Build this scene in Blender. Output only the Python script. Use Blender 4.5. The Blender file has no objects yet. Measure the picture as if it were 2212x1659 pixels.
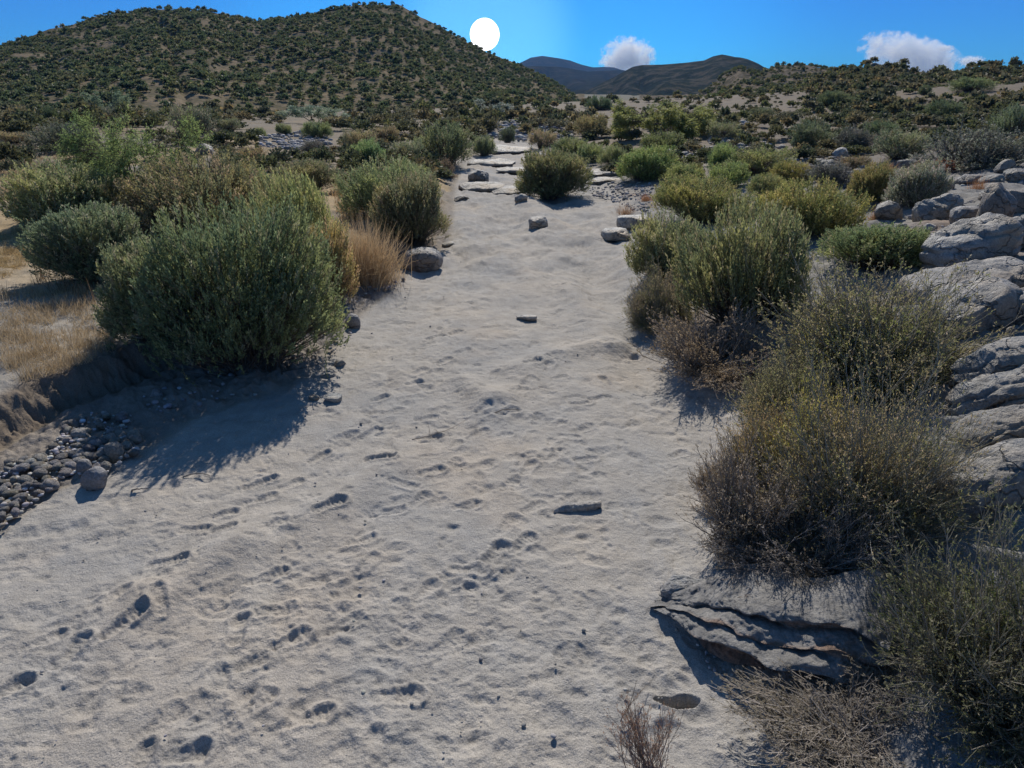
import bpy, math, random
import numpy as np
from math import radians as R

# ------------------------------------------------------------------ camera, sky, sun, exposure
F = 1500.0                     # focal length for a 2212 px wide frame
CAMH = 3.0
PITCH = R(23.1)
scn = bpy.context.scene
cam_d = bpy.data.cameras.new("camera")
cam_d.sensor_fit = 'HORIZONTAL'; cam_d.sensor_width = 36.0
cam_d.lens = 36.0 * F / 2212.0
cam_d.clip_start = 0.05; cam_d.clip_end = 30000
cam = bpy.data.objects.new("camera", cam_d)
scn.collection.objects.link(cam)
cam.location = (0, 0, CAMH)
cam.rotation_euler = (R(90) - PITCH, 0, 0)
scn.camera = cam

SUN_EL, SUN_AZ = R(40), R(1)            # azimuth from +Y towards +X
world = bpy.data.worlds.new("World"); scn.world = world
world.use_nodes = True
wn, wl = world.node_tree.nodes, world.node_tree.links
bg = wn['Background']
sky = wn.new('ShaderNodeTexSky'); sky.sky_type = 'NISHITA'; sky.sun_disc = False
sky.sun_elevation = SUN_EL; sky.sun_rotation = SUN_AZ
sky.altitude = 1300; sky.air_density = 1.0; sky.dust_density = 0.25; sky.ozone_density = 3.0
hs = wn.new('ShaderNodeHueSaturation'); hs.inputs['Saturation'].default_value = 1.2; hs.inputs['Value'].default_value = 1.0
wl.new(sky.outputs[0], hs.inputs['Color'])
wtc = wn.new('ShaderNodeTexCoord'); wsp = wn.new('ShaderNodeSeparateXYZ'); wl.new(wtc.outputs['Generated'], wsp.inputs[0])
wrp = wn.new('ShaderNodeValToRGB'); wl.new(wsp.outputs['Z'], wrp.inputs[0])      # the deep blue of dry mountain air low in the sky
we = wrp.color_ramp.elements; we[0].position = 0.14; we[0].color = (.08, .46, 1.02, 1); we[1].position = .42; we[1].color = (.98, .98, .92, 1)
wmx = wn.new('ShaderNodeMix'); wmx.data_type = 'RGBA'; wmx.blend_type = 'MULTIPLY'; wmx.inputs[0].default_value = 1
wl.new(hs.outputs[0], wmx.inputs[6]); wl.new(wrp.outputs[0], wmx.inputs[7]); 
gd = ray_dir = None
def sky_glow(prev, px, py, width, amount, colr):      # brightening of the air round the low glare disc
    fw = np.array([0, math.cos(PITCH), -math.sin(PITCH)]); up = np.array([0, math.sin(PITCH), math.cos(PITCH)])
    d = np.array([px-1106, 0, 0])+fw*F+up*(830-py); d = d/np.linalg.norm(d)
    vm = wn.new('ShaderNodeVectorMath'); vm.operation = 'DOT_PRODUCT'; vm.inputs[1].default_value = tuple(d); wl.new(wtc.outputs['Generated'], vm.inputs[0])
    mr = wn.new('ShaderNodeMapRange'); mr.interpolation_type = 'SMOOTHERSTEP'
    mr.inputs['From Min'].default_value = math.cos(R(width)); mr.inputs['From Max'].default_value = 1.0; wl.new(vm.outputs['Value'], mr.inputs['Value'])
    pw = wn.new('ShaderNodeMath'); pw.operation = 'MULTIPLY'; pw.inputs[1].default_value = amount; wl.new(mr.outputs[0], pw.inputs[0])
    ad = wn.new('ShaderNodeMix'); ad.data_type = 'RGBA'; ad.blend_type = 'ADD'; wl.new(pw.outputs[0], ad.inputs[0])
    wl.new(prev, ad.inputs[6]); ad.inputs[7].default_value = (*colr, 1); return ad.outputs[2]
wout = sky_glow(wmx.outputs[2], 1090, 60, 26, 1.0, (.15, 1.6, 2.6))
wout = sky_glow(wout, 1047, 75, 8, .8, (1.6, 3.0, 3.2))
wl.new(wout, bg.inputs['Color'])
bg.inputs['Strength'].default_value = 0.085
sd = bpy.data.lights.new("sun", 'SUN'); sd.energy = 4.2; sd.angle = R(0.5); sd.color = (1.0, 0.94, 0.84)
so = bpy.data.objects.new("sun_light", sd); scn.collection.objects.link(so)
so.rotation_euler = (R(90) - SUN_EL, 0, R(180) - SUN_AZ)
scn.view_settings.view_transform = 'Standard'; scn.view_settings.look = 'None'
scn.view_settings.exposure = 0.18; scn.view_settings.gamma = 1.0
scn.cycles.max_bounces = 8; scn.cycles.volume_bounces = 5; scn.cycles.transparent_max_bounces = 24

# ------------------------------------------------------------------ helpers
RNG = np.random.default_rng(7)
C = scn.collection
T2 = RNG.random((256, 256)); T3 = RNG.random((32, 32, 32))
def n2(x, y):
    x = np.asarray(x, float) + 1000.0; y = np.asarray(y, float) + 1000.0
    ix = np.floor(x).astype(int); iy = np.floor(y).astype(int)
    fx = x - ix; fy = y - iy
    fx = fx*fx*(3-2*fx); fy = fy*fy*(3-2*fy)
    a = T2[ix & 255, iy & 255]; b = T2[(ix+1) & 255, iy & 255]
    c = T2[ix & 255, (iy+1) & 255]; d = T2[(ix+1) & 255, (iy+1) & 255]
    return (a*(1-fx)+b*fx)*(1-fy) + (c*(1-fx)+d*fx)*fy - 0.5
def fbm(x, y, s=1.0, o=4, g=.5):
    v = 0; a = 1.0
    x = np.asarray(x, float)/s; y = np.asarray(y, float)/s
    for i in range(o):
        v = v + a*n2(x + 17.3*i, y - 9.1*i); x = x*2.03; y = y*2.03; a *= g
    return v
def n3(p):
    p = p + 500.0
    i = np.floor(p).astype(int); f = p - i; f = f*f*(3-2*f)
    r = 0
    for dx in (0, 1):
        for dy in (0, 1):
            for dz in (0, 1):
                w = (f[:, 0] if dx else 1-f[:, 0])*(f[:, 1] if dy else 1-f[:, 1])*(f[:, 2] if dz else 1-f[:, 2])
                r = r + w*T3[(i[:, 0]+dx) & 31, (i[:, 1]+dy) & 31, (i[:, 2]+dz) & 31]
    return r - .5
def fbm3(p, s=1.0, o=4, g=.5):
    v = 0; a = 1.0; p = p/s
    for i in range(o):
        v = v + a*n3(p + 7.7*i); p = p*2.03; a *= g
    return v
def sst(a, b, v):
    t = np.clip((v-a)/(b-a), 0, 1); return t*t*(3-2*t)

def unit(v): return v/np.maximum(np.linalg.norm(v, axis=-1, keepdims=True), 1e-9)
CO = np.array([0, 0, CAMH]); FW = np.array([0, math.cos(PITCH), -math.sin(PITCH)])
UPV = np.array([0, math.sin(PITCH), math.cos(PITCH)])
def ray(px, py):
    px = np.asarray(px, float); py = np.asarray(py, float)
    return np.stack([(px-1106), FW[1]*F + UPV[1]*(830-py), FW[2]*F + UPV[2]*(830-py)], -1)
def proj(p):
    d = np.asarray(p) - CO; z = d@FW
    return 1106+F*d[..., 0]/z, 830-F*(d@UPV)/z, z
def flat(pts, z=0.0):
    pts = np.array(pts, float); r = ray(pts[:, 0], pts[:, 1]); t = (CAMH-z)/-r[:, 2]
    return r*t[:, None] + CO

# edges of the wash, from where they stand on the ground
def edge(pts, lo, hi):
    w = flat(pts); w = w[np.argsort(w[:, 1])]
    ys = np.concatenate([[lo[1]], w[:, 1], [hi[1]]]); xs = np.concatenate([[lo[0]], w[:, 0], [hi[0]]])
    return ys, xs
eL = edge([(0, 1150), (88, 1078), (176, 1046), (225, 1007), (309, 990), (420, 900), (560, 860), (690, 790), (760, 700), (850, 620), (905, 572), (975, 520), (985, 400), (1005, 350), (1060, 315)], (-4.2, -2), (-2, 70))
eB = edge([(0, 985), (70, 952), (158, 902), (281, 849), (400, 800), (600, 745), (730, 650), (835, 590), (890, 560), (965, 505), (970, 395), (990, 350), (1050, 315)], (-5.0, -2), (-2.4, 70))
eR = edge([(1590, 1640), (1600, 1500), (1560, 1400), (1430, 1290), (1440, 1230), (1480, 1150), (1510, 1000), (1545, 900), (1430, 820), (1420, 720), (1370, 650), (1350, 560), (1345, 440), (1290, 400), (1170, 330)], (1.2, -2), (2.2, 70))
xE = lambda y: np.interp(y, *eL)
xB = lambda y: np.interp(y, *eB) + .12*n2(y*2.1, y*0+3)*np.clip(y/6, .3, 2) + .05*n2(y*9, y*0+31)
xR = lambda y: np.interp(y, *eR) + .10*n2(y*2.6, y*0+8)

RIDGES = [([(1140, 480), (1205, 545), (1240, 630), (1300, 700), (1330, 745)], .05, .30),
          ([(1330, 745), (1210, 765), (1120, 800)], .05, .22),
          ([(985, 640), (930, 760), (880, 800)], .03, .35), ([(1000, 830), (1060, 870)], .06, .20),
          ([(860, 1010), (640, 1120), (480, 1190)], .03, .20), ([(1130, 820), (1060, 900)], .03, .2),
          ([(520, 1180), (400, 1260), (310, 1290)], .035, .20),
          ([(1290, 520), (1370, 600), (1380, 700)], .05, .35), ([(1120, 430), (1170, 470), (1250, 520)], .10, .45),
          ([(1000, 440), (1040, 470), (1060, 500)], -.06, .3), ([(1240, 570), (1320, 640), (1370, 740), (1400, 830)], -.06, .35)]
RIDW = [(flat(p)[:, :2], h, w) for p, h, w in RIDGES]
def polyd(x, y, pts):
    d = np.full(np.shape(x), 1e9)
    for a, b in zip(pts[:-1], pts[1:]):
        ab = b-a; t = np.clip(((x-a[0])*ab[0]+(y-a[1])*ab[1])/(ab@ab), 0, 1)
        d = np.minimum(d, np.hypot(x-a[0]-t*ab[0], y-a[1]-t*ab[1]))
    return d
def softp(v, k=.25):
    return k*np.logaddexp(0, np.clip(v/k, -50, 50))
def H(x, y):
    x = np.asarray(x, float); y = np.asarray(y, float)
    r = np.hypot(x, y)
    z = .0115*np.minimum(softp(r-35, 6), 70) * np.where(y > 0, 1, 0)
    far = sst(25, 60, r)
    e, b, rr = xE(y), xB(y), xR(y)
    dB = b - x; dE = e - x; dR = x - rr
    wfade = 1 - sst(44, 55, y)
    hb = .30*np.interp(y, [3, 8, 14, 22, 45], [1, 1, .8, .6, .5])
    left = hb*sst(0, .10+.03*np.abs(y), dB) + .045*softp(dB-.6, .4) * (1-sst(14, 40, dB)*.6) + .07*sst(0, .6, dE)
    left = left + sst(0, 1.2, dB)*(.10*fbm(x, y, 2.2, 3) + .25*far*fbm(x, y, 14, 3))
    sl = np.interp(y, [2, 6, 12, 18, 30, 60], [.34, .34, .26, .16, .10, .09])
    right = sl*softp(dR-.35, .22) * 1.0
    cap = np.interp(y, [0, 10, 25, 60, 120], [2.0, 2.2, 3.2, 5.8, 8.0])
    right = cap*(1-np.exp(-right/cap)) + .10*sst(0, .4, dR)
    right = right + sst(.1, 1.6, dR)*(.14*fbm(x+40, y, 1.6, 4) + .35*far*fbm(x, y, 11, 4))
    z = z + wfade*(left*(dE > -1) + right*(dR > -3)) + (1-wfade)*((7*(1-np.exp(-.10*softp(x-8, 3)/7)) + .5*fbm(x, y, 18, 3) + .25)*(1-sst(70, 150, r)) - 2.5*sst(110, 200, r))
    for p, h, w in RIDW:
        near = (np.abs(x-p[:, 0].mean()) < 6)
        if np.ndim(x) and not near.any(): continue
        z = z + 1.5*h*np.exp(-(polyd(x, y, p)/w)**2)
    return z
def gp(px, py, it=500):
    """point where the view ray of the photograph meets the ground"""
    r = ray(px, py); r = r/np.linalg.norm(r)
    ts = np.concatenate([np.linspace(1.5, 30, 900), np.geomspace(30.05, 700, 1200)])
    P = CO + ts[:, None]*r
    dz = P[:, 2]-H(P[:, 0], P[:, 1])
    k = np.argmax(dz < 0)
    if dz[k] >= 0: k = len(ts)-1
    a, b = ts[max(k-1, 0)], ts[k]
    for _ in range(14):
        m = (a+b)/2; q = CO+m*r
        if q[2] > float(H(q[0], q[1])): a = m
        else: b = m
    return CO + b*r

def gpv(q):
    q = np.asarray(q, float); r = unit(ray(q[:, 0], q[:, 1])); n = len(q)
    ts = np.geomspace(1.6, 300, 420)
    P = CO + ts[None, :, None]*r[:, None]
    dz = P[..., 2]-H(P[..., 0].ravel(), P[..., 1].ravel()).reshape(n, -1)
    k = np.argmax(dz < 0, 1); k[dz.min(1) >= 0] = len(ts)-1
    a, b = ts[np.maximum(k-1, 0)], ts[k]
    for _ in range(12):
        m = (a+b)/2; p = CO+m[:, None]*r; up = p[:, 2] > H(p[:, 0], p[:, 1])
        a = np.where(up, m, a); b = np.where(up, b, m)
    return CO+b[:, None]*r

def tag(o, label=None, cat=None, group=None, kind=None):
    if label: o['label'] = label
    if cat: o['category'] = cat
    if group: o['group'] = group
    if kind: o['kind'] = kind
    return o
def mesh_np(name, V, Fq, mat, col=None, smooth=False):
    V = np.asarray(V, np.float32); Fq = np.asarray(Fq, np.int32)
    me = bpy.data.meshes.new(name); k = Fq.shape[1]
    me.vertices.add(len(V)); me.vertices.foreach_set('co', V.ravel())
    me.loops.add(Fq.size); me.loops.foreach_set('vertex_index', Fq.ravel())
    me.polygons.add(len(Fq)); me.polygons.foreach_set('loop_start', np.arange(0, Fq.size, k, dtype=np.int32))
    me.update(calc_edges=True)
    if smooth: me.polygons.foreach_set('use_smooth', np.ones(len(Fq), bool))
    if col is not None:
        at = me.color_attributes.new('Col', 'FLOAT_COLOR', 'POINT')
        c4 = np.ones((len(V), 4), np.float32); c4[:, :3] = col
        at.data.foreach_set('color', c4.ravel())
    me.materials.append(mat)
    return me
def ob(name, me, parent=None, loc=None, color=None):
    o = bpy.data.objects.new(name, me); C.objects.link(o)
    if parent is not None: o.parent = parent
    if loc is not None: o.location = loc
    if color is not None: o.color = (*color, 1)
    return o

# ------------------------------------------------------------------ materials
def mat_new(name):
    m = bpy.data.materials.new(name); m.use_nodes = True
    return m, m.node_tree.nodes, m.node_tree.links, m.node_tree.nodes['Principled BSDF']
def nd(ns, t, **k):
    n = ns.new(t)
    for a, b in k.items(): setattr(n, a, b)
    return n
def noise(ns, ls, scale, detail=4, rough=.55, vec=None):
    n = ns.new('ShaderNodeTexNoise'); n.inputs['Scale'].default_value = scale
    n.inputs['Detail'].default_value = detail; n.inputs['Roughness'].default_value = rough
    if vec: ls.new(vec, n.inputs['Vector'])
    return n
def mixc(ns, ls, bt, fac, a, b):
    m = ns.new('ShaderNodeMix'); m.data_type = 'RGBA'; m.blend_type = bt
    for s, v in ((0, fac), (6, a), (7, b)):
        if hasattr(v, 'links') or hasattr(v, 'is_linked'): ls.new(v, m.inputs[s])
        else: m.inputs[s].default_value = v if s == 0 else (*v, 1)
    return m.outputs[2]
def ramp(ns, ls, fac, stops):
    r = ns.new('ShaderNodeValToRGB'); e = r.color_ramp.elements
    while len(e) < len(stops): e.new(.5)
    for i, (p, c) in enumerate(stops): e[i].position = p; e[i].color = (c, c, c, 1) if isinstance(c, (int, float)) else (*c, 1)
    ls.new(fac, r.inputs[0]); return r.outputs[0]
def math_n(ns, ls, op, a, b):
    m = ns.new('ShaderNodeMath'); m.operation = op
    for i, v in enumerate((a, b)):
        if hasattr(v, 'is_linked'): ls.new(v, m.inputs[i])
        else: m.inputs[i].default_value = v
    return m.outputs[0]

def ground_mat():
    m, ns, ls, b = mat_new("ground_soil")
    at = nd(ns, 'ShaderNodeAttribute', attribute_name='Col')
    tc = ns.new('ShaderNodeTexCoord').outputs['Object']
    a = noise(ns, ls, 5, 6, .6, tc); g = noise(ns, ls, 160, 3, .7, tc); w = noise(ns, ls, .7, 4, .6, tc)
    v1 = ramp(ns, ls, a.outputs['Fac'], [(.3, .84), (.7, 1.12)])
    v2 = ramp(ns, ls, g.outputs['Fac'], [(.3, .62), (.68, 1.28)])
    v3 = ramp(ns, ls, w.outputs['Fac'], [(.3, (.84, .87, .91)), (.7, (1.10, 1.05, .98))])
    c = mixc(ns, ls, 'MULTIPLY', 1.0, at.outputs['Color'], v1)
    c = mixc(ns, ls, 'MULTIPLY', 1.0, c, v2); c = mixc(ns, ls, 'MULTIPLY', 1.0, c, v3)
    # sparse dark specks and pale mica-like grains
    vo = nd(ns, 'ShaderNodeTexVoronoi'); vo.inputs['Scale'].default_value = 26; ls.new(tc, vo.inputs['Vector'])
    sp = ramp(ns, ls, vo.outputs['Distance'], [(.05, .45), (.12, 1.0)])
    c = mixc(ns, ls, 'MULTIPLY', .6, c, sp)
    ls.new(c, b.inputs['Base Color']); b.inputs['Roughness'].default_value = .85
    b.inputs['Specular IOR Level'].default_value = .06
    n1 = noise(ns, ls, 22, 6, .62, tc); n2_ = noise(ns, ls, 90, 4, .6, tc)
    h = math_n(ns, ls, 'ADD', n1.outputs['Fac'], math_n(ns, ls, 'MULTIPLY', n2_.outputs['Fac'], .35))
    bm = ns.new('ShaderNodeBump'); bm.inputs['Strength'].default_value = .8; bm.inputs['Distance'].default_value = .022
    ls.new(h, bm.inputs['Height']); ls.new(bm.outputs[0], b.inputs['Normal'])
    return m
def rock_mat(name, tint=(.315, .305, .29), stripe=True):
    m, ns, ls, b = mat_new(name)
    tc = ns.new('ShaderNodeTexCoord').outputs['Object']
    oi = ns.new('ShaderNodeObjectInfo')
    a = noise(ns, ls, 3.5, 8, .65, tc); g = noise(ns, ls, 55, 4, .7, tc); l = noise(ns, ls, 1.1, 5, .6, tc)
    base = mixc(ns, ls, 'MIX', ramp(ns, ls, l.outputs['Fac'], [(.42, 0.0), (.62, 1.0)]), tint, (tint[0]*.92, tint[1]*.74, tint[2]*.55))
    c = mixc(ns, ls, 'MULTIPLY', 1.0, base, ramp(ns, ls, a.outputs['Fac'], [(.34, .38), (.48, .9), (.7, 1.25)]))
    c = mixc(ns, ls, 'MULTIPLY', 1.0, c, ramp(ns, ls, g.outputs['Fac'], [(.3, .62), (.6, 1.12)]))
    c = mixc(ns, ls, 'MULTIPLY', 1.0, c, oi.outputs['Color'])
    wp = ns.new('ShaderNodeVectorMath'); wp.operation = 'ADD'; wn1 = noise(ns, ls, 1.6, 4, .6, tc); sc_ = ns.new('ShaderNodeVectorMath'); sc_.operation = 'SCALE'; sc_.inputs['Scale'].default_value = .9
    ls.new(wn1.outputs['Color'], sc_.inputs[0]); ls.new(tc, wp.inputs[0]); ls.new(sc_.outputs[0], wp.inputs[1])
    mpp = ns.new('ShaderNodeMapping'); mpp.inputs['Scale'].default_value = (.8, 1.0, 3.4); mpp.inputs['Rotation'].default_value = (.2, -.35, 0); ls.new(wp.outputs[0], mpp.inputs[0])
    vo = nd(ns, 'ShaderNodeTexVoronoi', feature='DISTANCE_TO_EDGE'); vo.inputs['Scale'].default_value = 1.15; ls.new(mpp.outputs[0], vo.inputs['Vector'])
    crack = ramp(ns, ls, vo.outputs['Distance'], [(.0, .28), (.035, 1.0)])
    c = mixc(ns, ls, 'MULTIPLY', .5, c, crack)
    ls.new(c, b.inputs['Base Color']); b.inputs['Roughness'].default_value = .62
    b.inputs['Specular IOR Level'].default_value = .5
    n1 = noise(ns, ls, 9, 8, .68, tc); n2_ = noise(ns, ls, 60, 3, .6, tc)
    h = math_n(ns, ls, 'ADD', n1.outputs['Fac'], math_n(ns, ls, 'MULTIPLY', n2_.outputs['Fac'], .2))
    h = math_n(ns, ls, 'ADD', h, math_n(ns, ls, 'MULTIPLY', crack, .7))
    bm = ns.new('ShaderNodeBump'); bm.inputs['Strength'].default_value = .9; bm.inputs['Distance'].default_value = .06
    ls.new(h, bm.inputs['Height']); ls.new(bm.outputs[0], b.inputs['Normal'])
    return m
def leaf_mat(name, trans=.3, rough=.6, spec=.3):
    m, ns, ls, b = mat_new(name)
    at = nd(ns, 'ShaderNodeAttribute', attribute_name='Col'); oi = ns.new('ShaderNodeObjectInfo')
    c = mixc(ns, ls, 'MULTIPLY', 1.0, at.outputs['Color'], oi.outputs['Color'])
    ls.new(c, b.inputs['Base Color']); b.inputs['Roughness'].default_value = rough
    b.inputs['Specular IOR Level'].default_value = spec
    tr = ns.new('ShaderNodeBsdfTranslucent'); ls.new(c, tr.inputs['Color'])
    mx = ns.new('ShaderNodeMixShader'); mx.inputs[0].default_value = trans
    ls.new(b.outputs[0], mx.inputs[1]); ls.new(tr.outputs[0], mx.inputs[2])
    ls.new(mx.outputs[0], ns['Material Output'].inputs['Surface'])
    return m
def hill_mat(name, soil, dark, sc, amt):
    m, ns, ls, b = mat_new(name)
    tc = ns.new('ShaderNodeTexCoord').outputs['Object']
    a = noise(ns, ls, sc, 6, .65, tc); g = noise(ns, ls, sc*7, 4, .6, tc)
    f = ramp(ns, ls, a.outputs['Fac'], [(amt-.06, 1.0), (amt+.06, 0.0)])
    c = mixc(ns, ls, 'MIX', f, soil, dark)
    c = mixc(ns, ls, 'MULTIPLY', 1.0, c, ramp(ns, ls, g.outputs['Fac'], [(.3, .7), (.7, 1.25)]))
    ls.new(c, b.inputs['Base Color']); b.inputs['Roughness'].default_value = 1.0; b.inputs['Specular IOR Level'].default_value = 0
    bm = ns.new('ShaderNodeBump'); bm.inputs['Strength'].default_value = .8; bm.inputs['Distance'].default_value = .6/sc*.3
    ls.new(a.outputs['Fac'], bm.inputs['Height']); ls.new(bm.outputs[0], b.inputs['Normal'])
    return m
M_ground = ground_mat()
M_rock = rock_mat("granite"); M_cob = rock_mat("river_stone", (.34, .34, .34))
M_leaf = leaf_mat("leaf", .5); M_twig = leaf_mat("twig", .25, .8, .2)
M_grass = leaf_mat("dry_grass_blade", .35, .7, .2)

# ------------------------------------------------------------------ the ground sheet
def polar():
    r = [0.02]
    while r[-1] < 9000:
        q = r[-1]
        r.append(q + max(min(.78*(q*q+9)/3/694*1.0, .011*q), .0) + (.05 if q < 1 else 0) + (.0 if q < 300 else .02*q))
    r = np.array(r)
    a = np.concatenate([np.radians(np.linspace(-52, 52, 1150)), np.radians(np.linspace(52, 308, 130)[1:])])   # right round the camera's foot
    return r, a
FOOT = [  # x, y, heading (dx, dy in the picture), length m, depth m : boot prints
 (710, 1090, 70, -28, .30, .045), (268, 1340, 80, -70, .32, .045), (855, 1503, 110, -8, .30, .028), (360, 1212, 100, -25, .30, .03),
 (562, 1040, 70, -22, .30, .035), (820, 988, 70, -8, .29, .04), (522, 1432, 70, -25, .29, .016), (530, 1530, 80, -50, .34, .022),
 (800, 935, 55, -25, .28, .03), (688, 985, 45, -25, .26, .035), (627, 1045, 40, -15, .24, .02), (665, 1545, 70, -20, .26, .026),
 (927, 946, 55, -5, .27, .03), (150, 1405, 50, -45, .28, .035), (90, 1385, 40, -20, .25, .02), (235, 1285, 50, -30, .27, .025),
 (485, 1108, 35, -10, .2, .03), (480, 1140, 35, -10, .2, .03), (590, 1130, 35, -15, .22, .022), (575, 1245, 60, -20, .3, .024),
 (515, 1355, 10, -60, .28, .028), (740, 1345, 50, -20, .25, .018), (770, 1295, 60, -30, .27, .012), (780, 1168, 45, -10, .22, .02),
 (790, 1222, 40, -40, .28, .02), (15, 1492, 40, -20, .25, .03), (400, 1622, 50, -10, .22, .03), (835, 1105, 60, -5, .3, .02),
 (1005, 1098, 40, -5, .22, .02), (1040, 1010, 60, -15, .3, .012), (960, 1395, 60, -40, .3, .014), (1000, 760, 40, -12, .3, .03),
 (960, 780, 30, -10, .25, .03), (1150, 780, 45, -12, .3, .03), (1205, 918, 30, -8, .2, .02), (895, 830, 30, -8, .22, .03),
 (820, 862, 35, -8, .22, .03), (1060, 705, 50, -8, .3, .03), (1370, 745, 30, -8, .25, .02), (1265, 995, 35, -5, .22, .015),
 (1135, 990, 30, -10, .2, .015), (1150, 1100, 45, -20, .25, .018), (1465, 980, 30, -10, .2, .02), (1295, 860, 50, -6, .28, .02),
 (920, 905, 50, -6, .25, .02), (1095, 890, 60, -8, .3, .02), (1180, 1465, 40, -10, .22, .012), (1020, 1390, 60, -30, .3, .012),
 (745, 940, 45, -12, .26, .02), (800, 890, 45, 10, .26, .018), (1230, 945, 40, 5, .22, .015), (1080, 945, 50, -12, .26, .015)]
def stamp(X, Y, Z, sel, cx, cy, ux, uy, L, D, kind):
    dx, dy = X[sel]-cx, Y[sel]-cy
    u = dx*ux+dy*uy; v = -dx*uy+dy*ux
    hl = L/2
    if kind == 0:                                # boot: heel + ball + waist
        w = .036 + .014*sst(-.2, .35, u/L) + .006*sst(.35, -.1, np.abs(u/L+.35))
        q = np.hypot(np.maximum(np.abs(u)-(hl-w), 0), v)/w
        dep = -D*(1-sst(.45, 1.2, q))*(1+.15*np.sin(u/L*5.5))*(1+.12*np.sin(u*170)*(q < .75))
        Z[sel] += dep + D*.55*np.exp(-((q-1.45)/.34)**2)*(1+.7*np.sign(u)*np.clip(np.abs(u)/hl, 0, 1)) + .006*n2(dx*60, dy*60)*(q < 1.6)
    else:
        q = np.hypot(u/(L*.5), v/(L*.32))
        Z[sel] += -D*(1-sst(.5, 1.15, q)) + D*.38*np.exp(-((q-1.3)/.3)**2)
def build_ground():
    r, a = polar()
    Rr, A = np.meshgrid(r, a, indexing='ij'); X = Rr*np.sin(A); Y = Rr*np.cos(A)
    Z = H(X, Y)
    e, b, rr = xE(Y), xB(Y), xR(Y)
    inw = sst(0, .25, X-e)*sst(0, .25, rr-X)*(1-sst(44, 52, Y))
    near = 1-sst(14, 40, Rr)
    # wind and water relief of the sand
    warp = fbm(X, Y, .9, 3)
    Z += near*inw*(.017*fbm(X+warp*.3, Y*1.1, .55, 5, .5) + .045*fbm(X, Y*.7, 1.9, 3))
    pit = fbm(X+3, Y-2, .16, 3, .6); Z -= near*inw*.014*sst(.10, .5, pit)
    rgh = sst(-.25, .25, fbm(X, Y, 1.3, 2)+.35*sst(.4, 1.8, X))
    Z += near*inw*rgh*(.009*fbm(X*1.0, Y*1.5, .075, 3, .6))
    out = 1-inw
    Z += near*out*(.05*fbm(X, Y, .35, 5, .6)) + (1-near)*.12*fbm(X, Y, 2.5, 4)*sst(30, 50, Rr)
    bare = sst(-.0, .35, b-X)
    Z += near*sst(-.02, .04, b-X)*(1-sst(.15, .4, b-X))*(.10*fbm(X, Y, .11, 4, .65))
    # bedding grooves across the rocky right slope
    dR = X-rr; s = (X*.55+Y*.83); rock_s = sst(.5, 1.2, dR)*(1-sst(12, 16, Y))*(Y > 2)
    Z += rock_s*(.13*np.abs(fbm(s*3.1, X*.35, .5, 3)) + .08*fbm(s*5, X*.5+9, 1.0, 2))
    # rubble apron below the cut bank
    rub = sst(0, .1, e-X)*sst(0, .1, X-b)*near; Z += rub*(.05*fbm(X, Y, .12, 3, .7)+.02)
    Z += inw*sst(8, 15, Y)*(1-sst(40, 50, Y))*(.20*fbm(X+warp*.5, Y*.55, 1.3, 6, .6) - .09*np.abs(fbm(X*1.2, Y*.4+5, 1.0, 3)))
    # prints
    rs = np.random.default_rng(5)
    def do(cx, cy, ux, uy, L, D, kind):
        rc = math.hypot(cx, cy); ac = math.atan2(cx, cy); m = L*1.2
        i0, i1 = np.searchsorted(r, [rc-m, rc+m]); j0, j1 = np.searchsorted(a[:1150], [ac-m/rc, ac+m/rc])
        if i1-i0 < 2 or j1-j0 < 2: return
        stamp(X, Y, Z, (slice(i0, i1), slice(j0, j1)), cx, cy, ux, uy, L, D, kind)
    ctr = []
    for px, py, ddx, ddy, L, D in FOOT:
        p = gp(px, py); q = gp(px+ddx*.5, py+ddy*.5); d = (q-p)[:2]; d = d/np.linalg.norm(d)
        do(p[0], p[1], d[0], d[1], L*1.0, D*.55, 0); ctr.append(p[:2])
    for (ax, ay, bx, by, cnt) in ((60, 1450, 1010, 740, 54), (330, 1640, 1260, 700, 50), (760, 1640, 1200, 900, 24), (1000, 1300, 1350, 720, 30), (900, 760, 1100, 480, 34), (1100, 900, 1250, 560, 24)):
        for i in range(cnt):
            t = (i+rs.uniform(-.3, .3))/cnt; px = ax+(bx-ax)*t+rs.normal()*38*(1-t*.5); py = ay+(by-ay)*t+rs.normal()*28*(1-t*.5)
            if not (20 < px < 1500 and 450 < py < 1650): continue
            p = gp(px, py); an = math.atan2(8, 5.5)+rs.normal()*.5
            if min(np.hypot(*(p[:2]-q)) for q in ctr) < .2: continue
            ctr.append(p[:2])
            do(p[0], p[1], math.cos(an), math.sin(an), rs.uniform(.24, .31), rs.uniform(.006, .017), 0)
    for _ in range(260):
        px, py = rs.uniform(0, 1500), 1659-rs.beta(1.1, 1.3)*1150; w = flat([(px, py)])[0]
        if not (xE(w[1])+.1 < w[0] < xR(w[1])-.1): continue
        an = rs.uniform(0, 6.28); do(w[0], w[1], math.cos(an), math.sin(an), rs.uniform(.18, .42), rs.uniform(.003, .010), 1)
    n = 0
    while n < 800:
        px, py = rs.uniform(0, 1600), 1659-rs.beta(1.1, 1.25)*1220
        w = flat([(px, py)])[0]
        if not (xE(w[1])+.1 < w[0] < xR(w[1])-.05): continue
        tr = n2(w[0]*1.1+5, w[1]*.8)
        if rs.random() > .25+2.2*max(tr, 0)+(.35 if 2.8 < w[1]+w[0] < 99 and w[0] > 0 else 0): continue
        an = rs.uniform(0, 6.28); L = rs.choice([.04, .06, .09, .15, .2], p=[.34, .28, .18, .13, .07])
        do(w[0], w[1], math.cos(an), math.sin(an), L*(1+w[1]*.02), L*rs.uniform(.03, .065), 1); n += 1
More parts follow.
